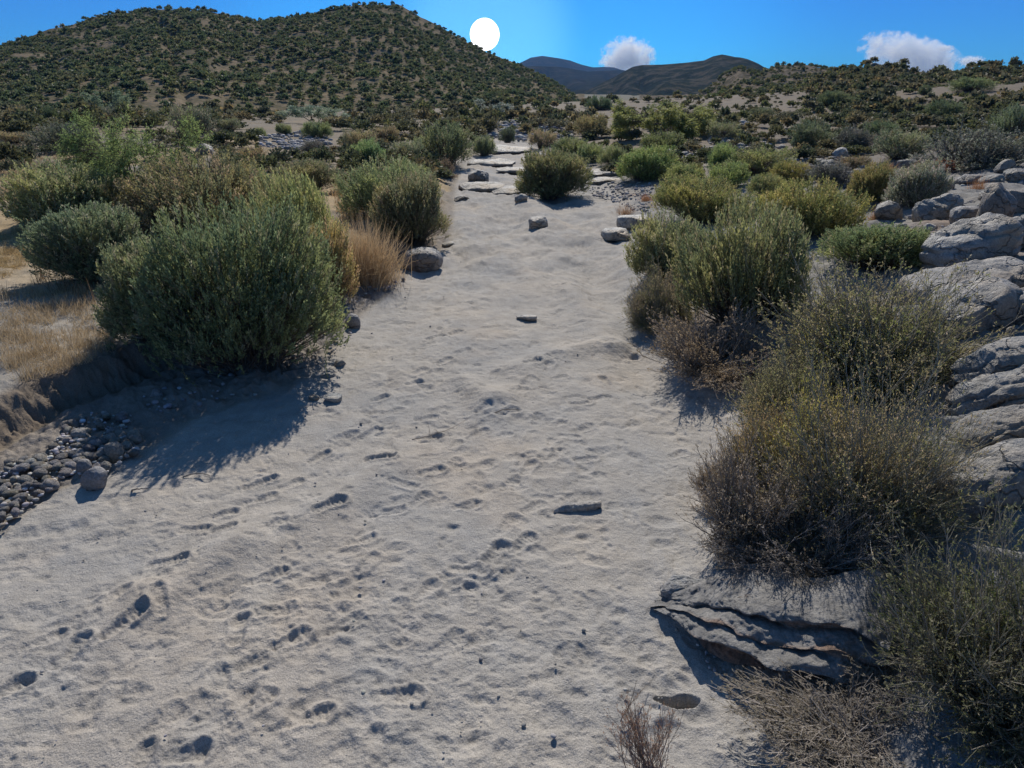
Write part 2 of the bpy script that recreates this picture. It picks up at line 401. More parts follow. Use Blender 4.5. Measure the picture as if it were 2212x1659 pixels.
    # small pit, dug deep to make a dark patch near the right foot of the slope
    p = gp(1470, 1506)
    dx, dy = X-p[0], Y-p[1]; q = np.hypot((dx+.25*dy)/.125, (dy)/.05)+.35*n2(X*22, Y*22)
    m = (np.abs(dx) < .4) & (np.abs(dy) < .4); Z[m] += (-.30*(1-sst(.75, 1.0, q)))[m]
    # ---- base colours (what the soil is, no light)
    sand = np.array([.405, .380, .352]); soil = np.array([.25, .212, .168]); grav = np.array([.27, .262, .255])
    straw = np.array([.46, .345, .20]); red = np.array([.27, .19, .14])
    colr = np.zeros(X.shape+(3,)); colr[:] = soil
    f = fbm(X, Y, 3.2, 4)
    def mx(w, c): colr[:] = colr*(1-w[..., None]) + c*w[..., None]
    mx(np.clip(sst(-.1, .5, f), 0, 1)*.8, np.array([.30, .258, .205]))
    mx(sst(0, .3, X-rr)*(1-sst(18, 30, Y)), grav)
    mx(sst(0, .5, X-rr)*sst(.1, .4, fbm(X, Y, 1.1, 3))*.5, red)
    mx(sst(0, 4, Y-11)*sst(.05, .35, fbm(X+9, Y, 4, 4))*.6*out, grav)
    mx(rock_s*sst(-.2, .1, fbm(s*2, X*.4, 1.0, 3))*.9, np.array([.30, .292, .28]))
    leftb = sst(0, .15, b-X)
    mx(leftb*(1-sst(9, 14, Y))*.8, np.array([.40, .37, .33]))
    mx(leftb*sst(7, 12, Y)*sst(-.15, .25, fbm(X+20, Y, 2.6, 3))*.75*(1-sst(60, 90, Rr)), straw)
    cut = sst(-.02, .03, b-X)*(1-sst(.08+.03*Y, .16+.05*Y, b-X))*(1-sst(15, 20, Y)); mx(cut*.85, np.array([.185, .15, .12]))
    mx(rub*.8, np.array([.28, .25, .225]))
    incol = sst(-.12, .12, X-e)*(1-sst(.1, .5, X-rr+.35*fbm(X, Y, .45, 4)))*(1-sst(44, 52, Y))
    mx(incol, sand)
    mx(inw*sst(.1, .5, fbm(X+50, Y, .8, 3))*.35, np.array([.43, .37, .31]))
    mx(sst(25, 45, Rr)*.8*(1-inw), np.array([.22, .187, .145]))
    mx(sst(95, 130, Rr)*.85, np.array([.125, .118, .082]))
    mx(sst(4, 9, X-rr)*.75*sst(14, 24, Y)*(1-sst(95, 130, Rr)), np.array([.19, .158, .125]))
    V = np.stack([X, Y, Z], -1).reshape(-1, 3)
    nr, na = X.shape
    i = np.arange(nr-1)[:, None]*na; j = np.arange(na)[None, :]; j2 = (j+1) % na
    Fq = np.stack([i+j, i+na+j, i+na+j2, i+j2], -1).reshape(-1, 4)[:, ::-1]
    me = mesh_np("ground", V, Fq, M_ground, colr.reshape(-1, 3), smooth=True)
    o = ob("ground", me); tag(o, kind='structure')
build_ground()

# ------------------------------------------------------------------ hills
HILLS = {}
def hill(name, crest, Dc, Db, mat, nx=320, nt=90, amp=1.0, nscale=20, jag=0.0, pw=.9, seed=0, spur=0.0, sf=20, z0=None, mt=False):
    px = np.array([c[0] for c in crest], float); py = np.array([c[1] for c in crest], float)
    xs = np.linspace(px[0], px[-1], nx); ys = np.interp(xs, px, py)
    d = ray(xs, ys); hyp = np.hypot(d[:, 0], d[:, 1]); az = np.arctan2(d[:, 0], d[:, 1]); el = d[:, 2]/hyp
    Dc_ = np.interp(xs, [c[0] for c in Dc], [c[1] for c in Dc]); Db_ = np.interp(xs, [c[0] for c in Db], [c[1] for c in Db])
    zc = CAMH + el*Dc_
    bx, by = Db_*np.sin(az), Db_*np.cos(az); zb = H(bx, by)-.6 if z0 is None else np.full(nx, z0)
    t = np.concatenate([np.linspace(0, 1, nt), 1+np.linspace(0, 1, 16)[1:]])
    Tt, AZ = np.meshgrid(t, az, indexing='ij')
    Dd = Db_+(Dc_-Db_)*Tt
    X, Y = Dd*np.sin(AZ), Dd*np.cos(AZ)
    f = np.where(Tt <= 1, np.clip(Tt, 0, 1)**pw, 1-(Tt-1)*.9)
    Z = zb+(zc-zb)*f
    env = np.clip(np.minimum(Tt*3, np.abs(1-Tt)*4), 0, 1)
    Z += env*amp*(fbm(X+seed*31, Y, nscale, 5)) 
    if spur: Z -= env*spur*(1-np.abs(2*n2(AZ*sf+seed*7+.9*n2(Tt*3, AZ*9), Tt*1.1)))**2
    if jag: Z += jag*fbm(X, Y, 3.0, 3)*np.exp(-((Tt-1)/.1)**2)
    V = np.stack([X, Y, Z], -1).reshape(-1, 3); na = nx
    i = np.arange(len(t)-1)[:, None]*na; j = np.arange(na-1)[None, :]
    Fq = np.stack([i+j, i+j+1, i+na+j+1, i+na+j], -1).reshape(-1, 4)
    o = ob(name, mesh_np(name, V, Fq, mat, smooth=True)); tag(o, kind='structure')
    HILLS[name] = (X[:nt], Y[:nt], Z[:nt])
    return o
M_h1 = hill_mat("hill_soil", (.235, .19, .135), (.14, .125, .085), .35, .5)
M_h3 = hill_mat("stony_hill_soil", (.215, .175, .135), (.10, .09, .065), .5, .5)
M_far = hill_mat("mountain_scrub", (.085, .075, .055), (.028, .034, .024), .09, .54)
M_far2 = hill_mat("far_mountain_scrub", (.055, .05, .043), (.028, .032, .028), .02, .54)
left_crest = [(-700, 260), (-300, 170), (-100, 135), (0, 105), (25, 92), (65, 80), (110, 62), (170, 48), (240, 31), (320, 21), (390, 25), (440, 24), (505, 38), (560, 47), (610, 43), (645, 35), (700, 26), (740, 15), (790, 11), (825, 9), (860, 12), (880, 22), (915, 40), (950, 57), (980, 75), (1020, 98), (1050, 113), (1085, 128), (1106, 134), (1150, 152), (1200, 178), (1232, 200), (1262, 226)]
hill("hill", left_crest, [(-700, 170), (1262, 200)], [(-700, 62), (400, 72), (1262, 95)], M_h1, nx=520, nt=150, amp=2.2, nscale=28, jag=.5, spur=1.6, pw=.95, seed=1)
hill("stony_hill", [(1380, 232), (1500, 208), (1530, 190), (1565, 160), (1595, 146), (1640, 158), (1661, 150), (1690, 141), (1720, 139), (1756, 145), (1800, 157), (1850, 166), (2000, 185), (2300, 200)],
     [(1380, 210), (2300, 260)], [(1380, 90), (2300, 100)], M_h3, nx=300, nt=110, amp=3.0, nscale=22, jag=.9, spur=2.0, seed=4)
hill("rocky_slope", [(1680, 232), (1740, 196), (1770, 175), (1811, 158), (1846, 150), (1881, 143), (1890, 137), (1916, 142), (1946, 145), (1976, 157), (2006, 162), (2056, 155), (2106, 146), (2136, 143), (2212, 148), (2350, 152), (2800, 160)],
     [(1680, 105), (2212, 95), (2800, 90)], [(1680, 52), (2212, 42), (2800, 40)], M_h3, nx=420, nt=120, amp=1.2, nscale=12, jag=.7, spur=.7, seed=9, pw=.85)
hill("mountain", [(1180, 232), (1240, 210), (1290, 185), (1330, 165), (1366, 145), (1386, 141), (1431, 140), (1481, 136), (1521, 131), (1541, 122), (1560, 118), (1581, 122), (1616, 132), (1646, 145), (1700, 158), (1850, 175), (2050, 190)],
     [(1180, 620), (2050, 700)], [(1180, 260), (2050, 300)], M_far, sf=26, nx=360, nt=120, amp=13, nscale=110, spur=16, seed=2, pw=.85)
hill("blue_mountain", [(900, 190), (1020, 160), (1106, 143), (1150, 143), (1210, 145), (1270, 155), (1340, 152), (1400, 165), (1500, 190)],
     [(900, 1300), (1500, 1300)], [(900, 600), (1500, 600)], M_far2, sf=34, nx=240, nt=90, amp=25, nscale=260, spur=32, seed=3, pw=.85)
hill("far_mountain", [(980, 190), (1080, 155), (1126, 135), (1146, 125), (1171, 121), (1206, 126), (1231, 131), (1256, 140), (1281, 146), (1306, 145), (1326, 146), (1341, 151), (1420, 165), (1500, 175)],
     [(980, 2300), (1500, 2300)], [(980, 1400), (1500, 1400)], M_far2, sf=34, nx=240, nt=60, amp=30, nscale=400, spur=30, seed=6, pw=.85)

# ------------------------------------------------------------------ plant geometry (numpy)
def unit_(v): return v/np.maximum(np.linalg.norm(v, axis=-1, keepdims=True), 1e-9)
def blades(P, D, L, W, rs):
    """diamond shaped leaf per point"""
    D = unit(D); S = unit(np.cross(D, unit(rs.normal(size=D.shape))))
    L = np.broadcast_to(L, len(P))[:, None]; W = np.broadcast_to(W, len(P))[:, None]
    m = P+D*L*.5
    V = np.stack([P, m-S*W*.5, P+D*L, m+S*W*.5], 1).reshape(-1, 3)
    return V, np.arange(len(V)).reshape(-1, 4)
def tubes(paths, rad, sides=3):
    N, K, _ = paths.shape
    d = np.gradient(paths, axis=1); d = unit(d)
    ref = np.where(np.abs(d[..., 2:3]) > .9, np.array([1., 0, 0]), np.array([0, 0, 1.]))
    u = unit(np.cross(d, ref)); v = np.cross(d, u)
    an = np.arange(sides)*2*math.pi/sides
    ring = paths[:, :, None] + rad[:, :, None, None]*(np.cos(an)[:, None]*u[:, :, None]+np.sin(an)[:, None]*v[:, :, None])
    V = ring.reshape(-1, 3)
    n = np.arange(N)[:, None, None]*K*sides; k = np.arange(K-1)[None, :, None]*sides; s = np.arange(sides)[None, None, :]; s2 = (s+1) % sides
    Fq = np.stack([n+k+s, n+k+s2, n+k+sides+s2, n+k+sides+s], -1).reshape(-1, 4)
    return V, Fq
class Acc:
    def __init__(s): s.v = []; s.f = []; s.c = []; s.n = 0
    def add(s, V, Fq, col):
        s.v.append(V); s.f.append(Fq+s.n); s.n += len(V)
        s.c.append(np.broadcast_to(col, (len(V), 3)) if np.ndim(col) == 1 else col)
    def mesh(s, name, mat, smooth=False):
        return mesh_np(name, np.concatenate(s.v), np.concatenate(s.f), mat, np.concatenate(s.c), smooth)
def bez(a, b, c, K):
    t = np.linspace(0, 1, K)[None, :, None]
    return a[:, None]*(1-t)**2 + 2*b[:, None]*t*(1-t) + c[:, None]*t**2
def domedirs(n, rs, maxpol=100):
    c = rs.uniform(math.cos(R(maxpol)), 1, n); s = np.sqrt(1-c*c); a = rs.uniform(0, 2*math.pi, n)
    return np.stack([s*np.cos(a), s*np.sin(a), c], 1)

def leafy(w, h, nspray, nleaf, leaf, seed, spray=.24, yel=.25, dead=.25, up=.75, lowfill=True, droop=0):
    """dense shrub of upright leafy sprays, w wide, h tall; returns foliage and stems meshes"""
    rs = np.random.default_rng(seed)
    nt_ = nspray//11; Dt = domedirs(nt_, rs, 103); ti = rs.integers(0, nt_, nspray)
    D = unit(Dt[ti]+.11*rs.normal(size=(nspray, 3))); tuft_ = .055*rs.normal(size=nt_)[ti]
    lob = tuft_+ 1+.46*fbm3(D+seed, .62, 3)+.03*rs.normal(size=nspray)
    D = D*np.stack([np.hypot(D[:, 0], D[:, 1])**-.35]*2+[np.ones(len(D))], 1)
    ell = np.array([w/2, w/2, h*.64])*1.04; cen = np.array([0, 0, h*.34])
    u = 1-.5*rs.random(nspray)**2.0
    tip = cen + D*ell*(lob*u)[:, None]; tip[:, 2] = np.maximum(tip[:, 2], .05*h*rs.random(nspray)+.02)
    ax = unit(D*.75+np.array([0, 0, up])+.28*rs.normal(size=D.shape))
    sl = spray*rs.uniform(.7, 1.35, nspray)
    # leaves
    k = np.tile(np.arange(nleaf)/nleaf, nspray)+rs.uniform(0, 1/nleaf, nspray*nleaf)
    idx = np.repeat(np.arange(nspray), nleaf)
    P = tip[idx]-ax[idx]*(sl[idx]*(1-k))[:, None]*1.0
    P += rs.normal(size=P.shape)*leaf[0]*.16
    side = unit(np.cross(ax[idx], rs.normal(size=P.shape)))
    Dl = ax[idx]*rs.uniform(.7, 1.2, len(P))[:, None]+side*rs.uniform(.25, .75, len(P))[:, None]-np.array([0, 0, droop])
    L = leaf[0]*rs.uniform(.6, 1.25, len(P)); W = leaf[1]*rs.uniform(.7, 1.3, len(P))
    V, Fq = blades(P, Dl, L, W, rs)
    g = np.array([.215, .24, .14]); y = np.array([.36, .345, .17]); dd = np.array([.38, .32, .24]); bl = np.array([.16, .205, .145])
    n1_ = fbm3(tip*1.0+seed*3, .5*w/2.4+.15, 3)
    wy = np.clip(yel*1.2+1.6*n1_+.2*rs.normal(size=nspray)+.3*rs.normal(size=nt_)[ti], 0, 1)[:, None]
    wd = np.clip((rs.random(nspray) < dead*.6)*.8 + dead*1.4*np.clip(.45-tip[:, 2]/h, 0, 1), 0, 1)[:, None]
    wb = np.clip(-1.2*n1_, 0, 1)[:, None]
    cs = g*(1-wy)+y*wy; cs = cs*(1-wb)+bl*wb; cs = cs*(1-wd)+dd*wd
    cl = cs[idx]*rs.uniform(.7, 1.3, (len(P), 1))*(.85+.3*k[:, None])
    A = Acc(); A.add(V, Fq, np.repeat(cl, 4, 0))
    # stems
    ns = max(int(nspray*.22), 20); q = rs.choice(nspray, ns, replace=False)
    root = np.stack([rs.normal(size=ns)*w*.07, rs.normal(size=ns)*w*.07, np.full(ns, -.06)], 1)
    midp = root*.4+tip[q]*.6; midp[:, :2] *= .75; midp[:, 2] -= .08*h
    pt = bez(root, midp, tip[q]-ax[q]*.02, 5)
    rad = np.linspace(.008, .0022, 5)[None]*rs.uniform(.7, 1.5, (ns, 1))*(leaf[0]/.04)**.5
    B = Acc(); V, Fq = tubes(pt, rad); B.add(V, Fq, np.array([.17, .14, .11]))
    return A, B

def twiggy(w, h, nmain, ntw, seed, thick=.0028, leafc=((.26, .235, .12), (.30, .25, .19)), stemc=(.27, .24, .21), maxpol=80, bits=4, bitsize=(.022, .007), seedh=.25, low=.5):
    """open shrub of fine fanned stems; foliage = tip bits, stems = the wood"""
    rs = np.random.default_rng(seed)
    nc = max(nmain//14, 10); Dc = domedirs(nc, rs, maxpol)
    D = unit(Dc[rs.integers(0, nc, nmain)]+.17*rs.normal(size=(nmain, 3))); D[:, 2] = np.maximum(D[:, 2], -.05)
    D = D*np.stack([np.hypot(D[:, 0], D[:, 1])**-.25]*2+[np.ones(len(D))], 1)
    lob = 1+.42*fbm3(D+seed, .4, 3)+.12*rs.normal(size=nmain)
    end = D*np.array([w/2, w/2, h*.95])*(lob*rs.uniform(low, 1.0, nmain)**.6)[:, None]; end[:, 2] = np.maximum(end[:, 2], .06)
    root = np.stack([rs.normal(size=nmain)*w*.09, rs.normal(size=nmain)*w*.09, np.full(nmain, -.06)], 1)
    mid = root+(end-root)*.45+np.stack([rs.normal(size=nmain)*.05*w, rs.normal(size=nmain)*.05*w, .10*h*(1-D[:, 2])], 1)
    mid[:, :2] = mid[:, :2]*1.15; mid[:, 2] = mid[:, 2]*.72
    K = 6; path = bez(root, mid, end, K)
    path[:, 1:] += rs.normal(size=(nmain, K-1, 3))*.008
    B = Acc(); A = Acc(); stemc = np.array(stemc)
    rad = np.linspace(thick*2.2, thick*.6, K)[None]*rs.uniform(.7, 1.4, (nmain, 1))
    V, Fq = tubes(path, rad); cc = stemc*rs.uniform(.6, 1.35, (nmain, 1)); B.add(V, Fq, np.repeat(cc, K*3, 0))
    # side twigs
    N = nmain*ntw; m = np.repeat(np.arange(nmain), ntw); t = rs.uniform(.32, 1.0, N)
    ft = t*(K-1); i0 = np.minimum(ft.astype(int), K-2); fr = (ft-i0)[:, None]
    st = path[m, i0]*(1-fr)+path[m, i0+1]*fr; dr = unit(path[m, i0+1]-path[m, i0])
    sd_ = unit(np.cross(dr, rs.normal(size=dr.shape)))
    Lt = h*rs.uniform(.08, .24, N)*(1.15-.5*t)
    td = unit(dr+sd_*rs.uniform(.25, .8, N)[:, None]+np.array([0, 0, .25]))
    en = st+td*Lt[:, None]; mi = st+dr*(Lt*.35)[:, None]+sd_*(Lt*.14)[:, None]
    tp = bez(st, mi, en, 3)
    V, Fq = tubes(tp, np.tile([thick*.75, thick*.6, thick*.42], (N, 1)))
    lc0, lc1 = np.array(leafc[0]), np.array(leafc[1])
    wn_ = np.clip(.5+1.8*fbm3(en+seed, .35, 3)+.25*rs.normal(size=N), 0, 1)[:, None]
    tc = (lc0*(1-wn_)+lc1*wn_)
    bc = (stemc*.55+tc*.45)*rs.uniform(.7, 1.25, (N, 1)); B.add(V, Fq, np.repeat(bc, 9, 0))
    # bits
    idx = np.repeat(np.arange(N), bits); k = rs.uniform(.3, 1.0, len(idx))[:, None]
    P = tp[idx, 1]*(1-k)+tp[idx, 2]*k
    Dl = td[idx]+.7*rs.normal(size=P.shape)*.6
    V, Fq = blades(P, Dl, bitsize[0]*rs.uniform(.6, 1.4, len(P)), bitsize[1]*rs.uniform(.7, 1.3, len(P)), rs)
    sh = (rs.random(len(P)) < seedh)[:, None]
    c = tc[idx]*rs.uniform(.75, 1.3, (len(P), 1)); c = np.where(sh, np.array([.44, .38, .31])*rs.uniform(.7, 1.2, (len(P), 1)), c)
    A.add(V, Fq, np.repeat(c, 4, 0))
    return A, B

def tree(w, h, seed, trunks=3, nl=9, leaf=(.06, .012), col=((.16, .19, .075), (.21, .22, .09)), sides=4, droop=.25, lv=4, thick=.05):
    rs = np.random.default_rng(seed)
    A = Acc(); B = Acc(); tips = []; K = 5
    cur = []
    for i in range(trunks):
        a = i*2*math.pi/trunks+rs.uniform(-.5, .5)
        cur.append((np.array([rs.normal()*.06, rs.normal()*.06, -.15]), unit(np.array([math.cos(a)*.6, math.sin(a)*.6, 1.0])), h*.36, thick))
    for lev in range(lv):
        nxt = []; ps = []; rd = []
        for p, d, L, r0 in cur:
            e = p+d*L; bend = rs.normal(size=3)*L*.16
            pts = bez(p[None], ((p+e)/2+bend)[None], e[None], K)[0]; pts[1:-1] += rs.normal(size=(K-2, 3))*L*.02
            ps.append(pts); rd.append(np.linspace(r0, r0*.6, K))
            nb = 4 if lev else 3
            for b_ in range(nb):
                k = rs.integers(2, K) if b_ else K-1
                q = pts[k]; out_ = unit(np.array([q[0], q[1], 0])+1e-6)
                nd_ = unit(d*.8+rs.normal(size=3)*.62+out_*.45*(w/h)+np.array([0, 0, .12-droop*lev*.15]))
                nxt.append((q, nd_, L*rs.uniform(.6, .88), r0*.5))
            if lev >= lv-2: tips.append(pts)
        V, Fq = tubes(np.array(ps), np.array(rd), sides); B.add(V, Fq, np.array([.13, .105, .085]))
        cur = nxt
    # last twigs with leaves
    st = np.array([c[0] for c in cur]); dr = np.array([c[1] for c in cur]); Ls = np.array([c[2] for c in cur])*.8
    en = st+dr*Ls[:, None]-np.array([0, 0, droop])*Ls[:, None]*.4
    tp = bez(st, (st+en)/2+np.array([0, 0, .1])*Ls[:, None], en, 4)
    V, Fq = tubes(tp, np.tile([.006, .005, .004, .003], (len(st), 1))*(thick/.05)**.5); B.add(V, Fq, np.array([.16, .15, .09]))
    alltw = tp
    c0, c1 = np.array(col[0]), np.array(col[1])
    N = len(alltw); nl_ = nl*4; idx = np.repeat(np.arange(N), nl_); k = rs.uniform(0, .999, len(idx))*3; i0 = k.astype(int); fr = (k-i0)[:, None]
    P = alltw[idx, i0]*(1-fr)+alltw[idx, i0+1]*fr + rs.normal(size=(len(idx), 3))*leaf[0]*.5
    Dl = unit(alltw[idx, 3]-alltw[idx, 0])+.8*rs.normal(size=P.shape)*.7-np.array([0, 0, droop])
    V, Fq = blades(P, Dl, leaf[0]*rs.uniform(.6, 1.4, len(P)), leaf[1]*rs.uniform(.7, 1.3, len(P)), rs)
    wv = np.clip(.5+1.6*fbm3(en+seed, .8, 3), 0, 1)[:, None]; cc = (c0*(1-wv)+c1*wv)[idx]*rs.uniform(.7, 1.3, (len(P), 1))
    A.add(V, Fq, np.repeat(cc, 4, 0))
    # fit to size
    allv = np.concatenate(A.v); sx = w/np.ptp(allv[:, 0]); sz = h/allv[:, 2].max()
    s = np.array([sx, w/np.ptp(allv[:, 1]), sz])
    for q in (A, B): q.v = [v*s for v in q.v]
    return A, B

def tuft(w, h, n, seed, wd=.006, col=(.47, .38, .25)):
    rs = np.random.default_rng(seed); A = Acc()
    D = domedirs(n, rs, 75); root = np.stack([rs.normal(size=n)*w*.2, rs.normal(size=n)*w*.2, np.full(n, -.02)], 1)
    L = rs.uniform(.45, 1.0, n)
    end = root+D*np.array([w*.6, w*.6, h])*L[:, None]; mid = root+(end-root)*.5+np.array([0, 0, .14*h])
    K = 4; pt = bez(root, mid, end, K); S = unit(np.cross(end-root, rs.normal(size=(n, 3))))[:, None]
    ww = np.array([1, .9, .6, .15])[None, :, None]*wd*rs.uniform(.6, 1.4, (n, 1, 1))
    V = np.stack([pt-S*ww*.5, pt+S*ww*.5], 2).reshape(-1, 3)
    b = np.arange(n)[:, None]*K*2+np.arange(K-1)[None]*2
    Fq = np.stack([b, b+1, b+3, b+2], -1).reshape(-1, 4)
    c = np.array(col)*rs.uniform(.6, 1.3, (n, 1)); A.add(V, Fq, np.repeat(c, K*2, 0))
    return A

# ---- prototypes: (foliage mesh, stems mesh, w, h)
def proto(pair, w, h, nm):
    return (pair[0].mesh(nm+"_foliage", M_leaf), pair[1].mesh(nm+"_stems", M_twig), w, h)
PR = {}
PR['leafA'] = proto(leafy(2.4, 1.5, 5600, 18, (.042, .015), 11, spray=.15), 2.4, 1.5, "leafy_a")
PR['leafB'] = proto(leafy(1.7, 1.2, 3200, 18, (.042, .015), 12, spray=.15), 1.7, 1.2, "leafy_b")
PR['leafC'] = proto(leafy(1.9, 1.1, 3000, 17, (.046, .014), 13, spray=.19, up=1.1, dead=.35), 1.9, 1.1, "leafy_c")
PR['leafD'] = proto(leafy(1.6, 1.1, 2300, 16, (.052, .016), 14, spray=.18, up=1.0, dead=.35), 1.6, 1.1, "leafy_d")
PR['midA'] = proto(leafy(2.4, 1.5, 1500, 11, (.08, .028), 21, spray=.25), 2.4, 1.5, "mid_a")
PR['midB'] = proto(leafy(2.2, 1.2, 1300, 11, (.08, .026), 22, spray=.28, up=1.1), 2.2, 1.2, "mid_b")
PR['midC'] = proto(leafy(1.8, 1.3, 1100, 11, (.075, .024), 23, spray=.22, dead=.5), 1.8, 1.3, "mid_c")
PR['twA'] = proto(twiggy(2.0, 1.35, 1000, 15, 31, thick=.0024, maxpol=96, leafc=((.31, .33, .13), (.38, .345, .22)), stemc=(.38, .36, .32), low=.35), 2.0, 1.35, "twig_a")
PR['twB'] = proto(twiggy(1.6, 1.1, 900, 14, 32, thick=.0026, maxpol=96, leafc=((.25, .28, .12), (.33, .30, .20)), stemc=(.34, .31, .27), bits=6, low=.35), 1.6, 1.1, "twig_b")
PR['twC'] = proto(twiggy(1.2, .8, 520, 13, 33, thick=.0024, maxpol=97, leafc=((.30, .24, .16), (.40, .33, .27)), stemc=(.38, .34, .31), seedh=.35, low=.35), 1.2, .8, "twig_c")
PR['twD'] = proto(twiggy(2.4, 1.3, 420, 10, 34, thick=.006, bits=4, bitsize=(.05, .02), leafc=((.20, .21, .13), (.25, .23, .18)), seedh=.1), 2.4, 1.3, "twig_d")
PR['twS'] = proto(twiggy(1.0, .8, 70, 9, 35, thick=.0024, maxpol=55, leafc=((.30, .22, .15), (.36, .28, .22)), stemc=(.36, .28, .24), seedh=.3), 1.0, .8, "twig_s")
PR['treeA'] = proto(tree(3.2, 2.5, 41, trunks=3, nl=3, lv=5, leaf=(.07, .015), col=((.27, .33, .14), (.34, .37, .15))), 3.2, 2.5, "wispy_a")
PR['treeB'] = proto(tree(5.0, 2.6, 42, trunks=4, nl=3, lv=5, leaf=(.13, .035), thick=.07, col=((.25, .275, .135), (.32, .32, .15))), 5.0, 2.6, "wispy_b")
PR['treeC'] = proto(tree(5.0, 3.0, 43, trunks=4, nl=5, leaf=(.2, .06), thick=.05, droop=.1, lv=3, col=((.24, .29, .2), (.30, .32, .2))), 5.0, 3.0, "wispy_c")
def small_shrub(seed, n=420, s=(.13, .075)):
    rs = np.random.default_rng(seed); D = domedirs(n, rs, 98)
    lob = (1+.45*fbm3(D+seed, .6, 2))*rs.uniform(.5, 1.03, n)
    P = np.array([0, 0, .32])+D*np.array([.5, .5, .5])*lob[:, None]; P[:, 2] = np.maximum(P[:, 2], .02)
    V, Fq = blades(P-D*s[0]*.5, unit(D*.7+np.array([0, 0, .5])+.8*rs.normal(size=D.shape)), s[0]*rs.uniform(.6, 1.3, n), s[1]*rs.uniform(.7, 1.4, n), rs)
    c = np.array([.125, .14, .08])*rs.uniform(.65, 1.35, (n, 1))*np.where(rs.random((n, 1)) < .2, np.array([1.5, 1.3, 1.1]), 1.0)
    return V, Fq, np.repeat(c, 4, 0)
SS = [small_shrub(50+i) for i in range(5)]
SS_m = [mesh_np("small_shrub", *SS[i][:2], M_leaf, SS[i][2]) for i in range(5)]

def place(px, basepy, wpx, toppy, kind, tint, name, label, cat, group=None, sink=.0, rot=None, back=.33, seed=0):
    g = gp(px, basepy); z = (g-CO)@FW; w = wpx*z/F
    d = (g-CO)[:2]; d = d/np.linalg.norm(d)
    xy = g[:2]+d*w*back; p = np.array([xy[0], xy[1], float(H(xy[0], xy[1]))])
    z = (p-CO)@FW; w = wpx*z/F
    # height so that the top stands where the photograph has it
    lo, hi = .05, 12.0
    for _ in range(30):
        m = (lo+hi)/2; yy = proj(p+np.array([0, 0, m]))[1]
        if yy > toppy: lo = m
        else: hi = m
    h = max(m, .12)
    fm, sm, pw, ph = PR[kind]
    o = bpy.data.objects.new(name, None); C.objects.link(o); o.empty_display_size = .2
    o.location = (p[0], p[1], p[2]-sink)
    rs = np.random.default_rng(int(px*7+basepy*13)+seed)
    o.rotation_euler = (0, 0, rot if rot is not None else rs.uniform(0, 6.28))
    s = w/pw*(1.10 if kind[0] == 't' else 1.02); o.scale = (s, s*rs.uniform(.85, 1.1), h/ph); o.rotation_euler.x, o.rotation_euler.y = rs.normal(0, .07, 2)
    ob("foliage", fm, o, color=tint); ob("stems", sm, o, color=(1, 1, 1))
    tag(o, label, cat, group)
    return o
exec_list = []
G = (1, 1, 1); DK = (.72, .76, .80); OL = (1.25, 1.08, .85); YG = (1.35, 1.35, .9); GY = (1.35, 1.3, 1.45); BR = (1.7, 1.25, 1.05); LT = (1.2, 1.25, 1.1)
S = "desert_shrub"
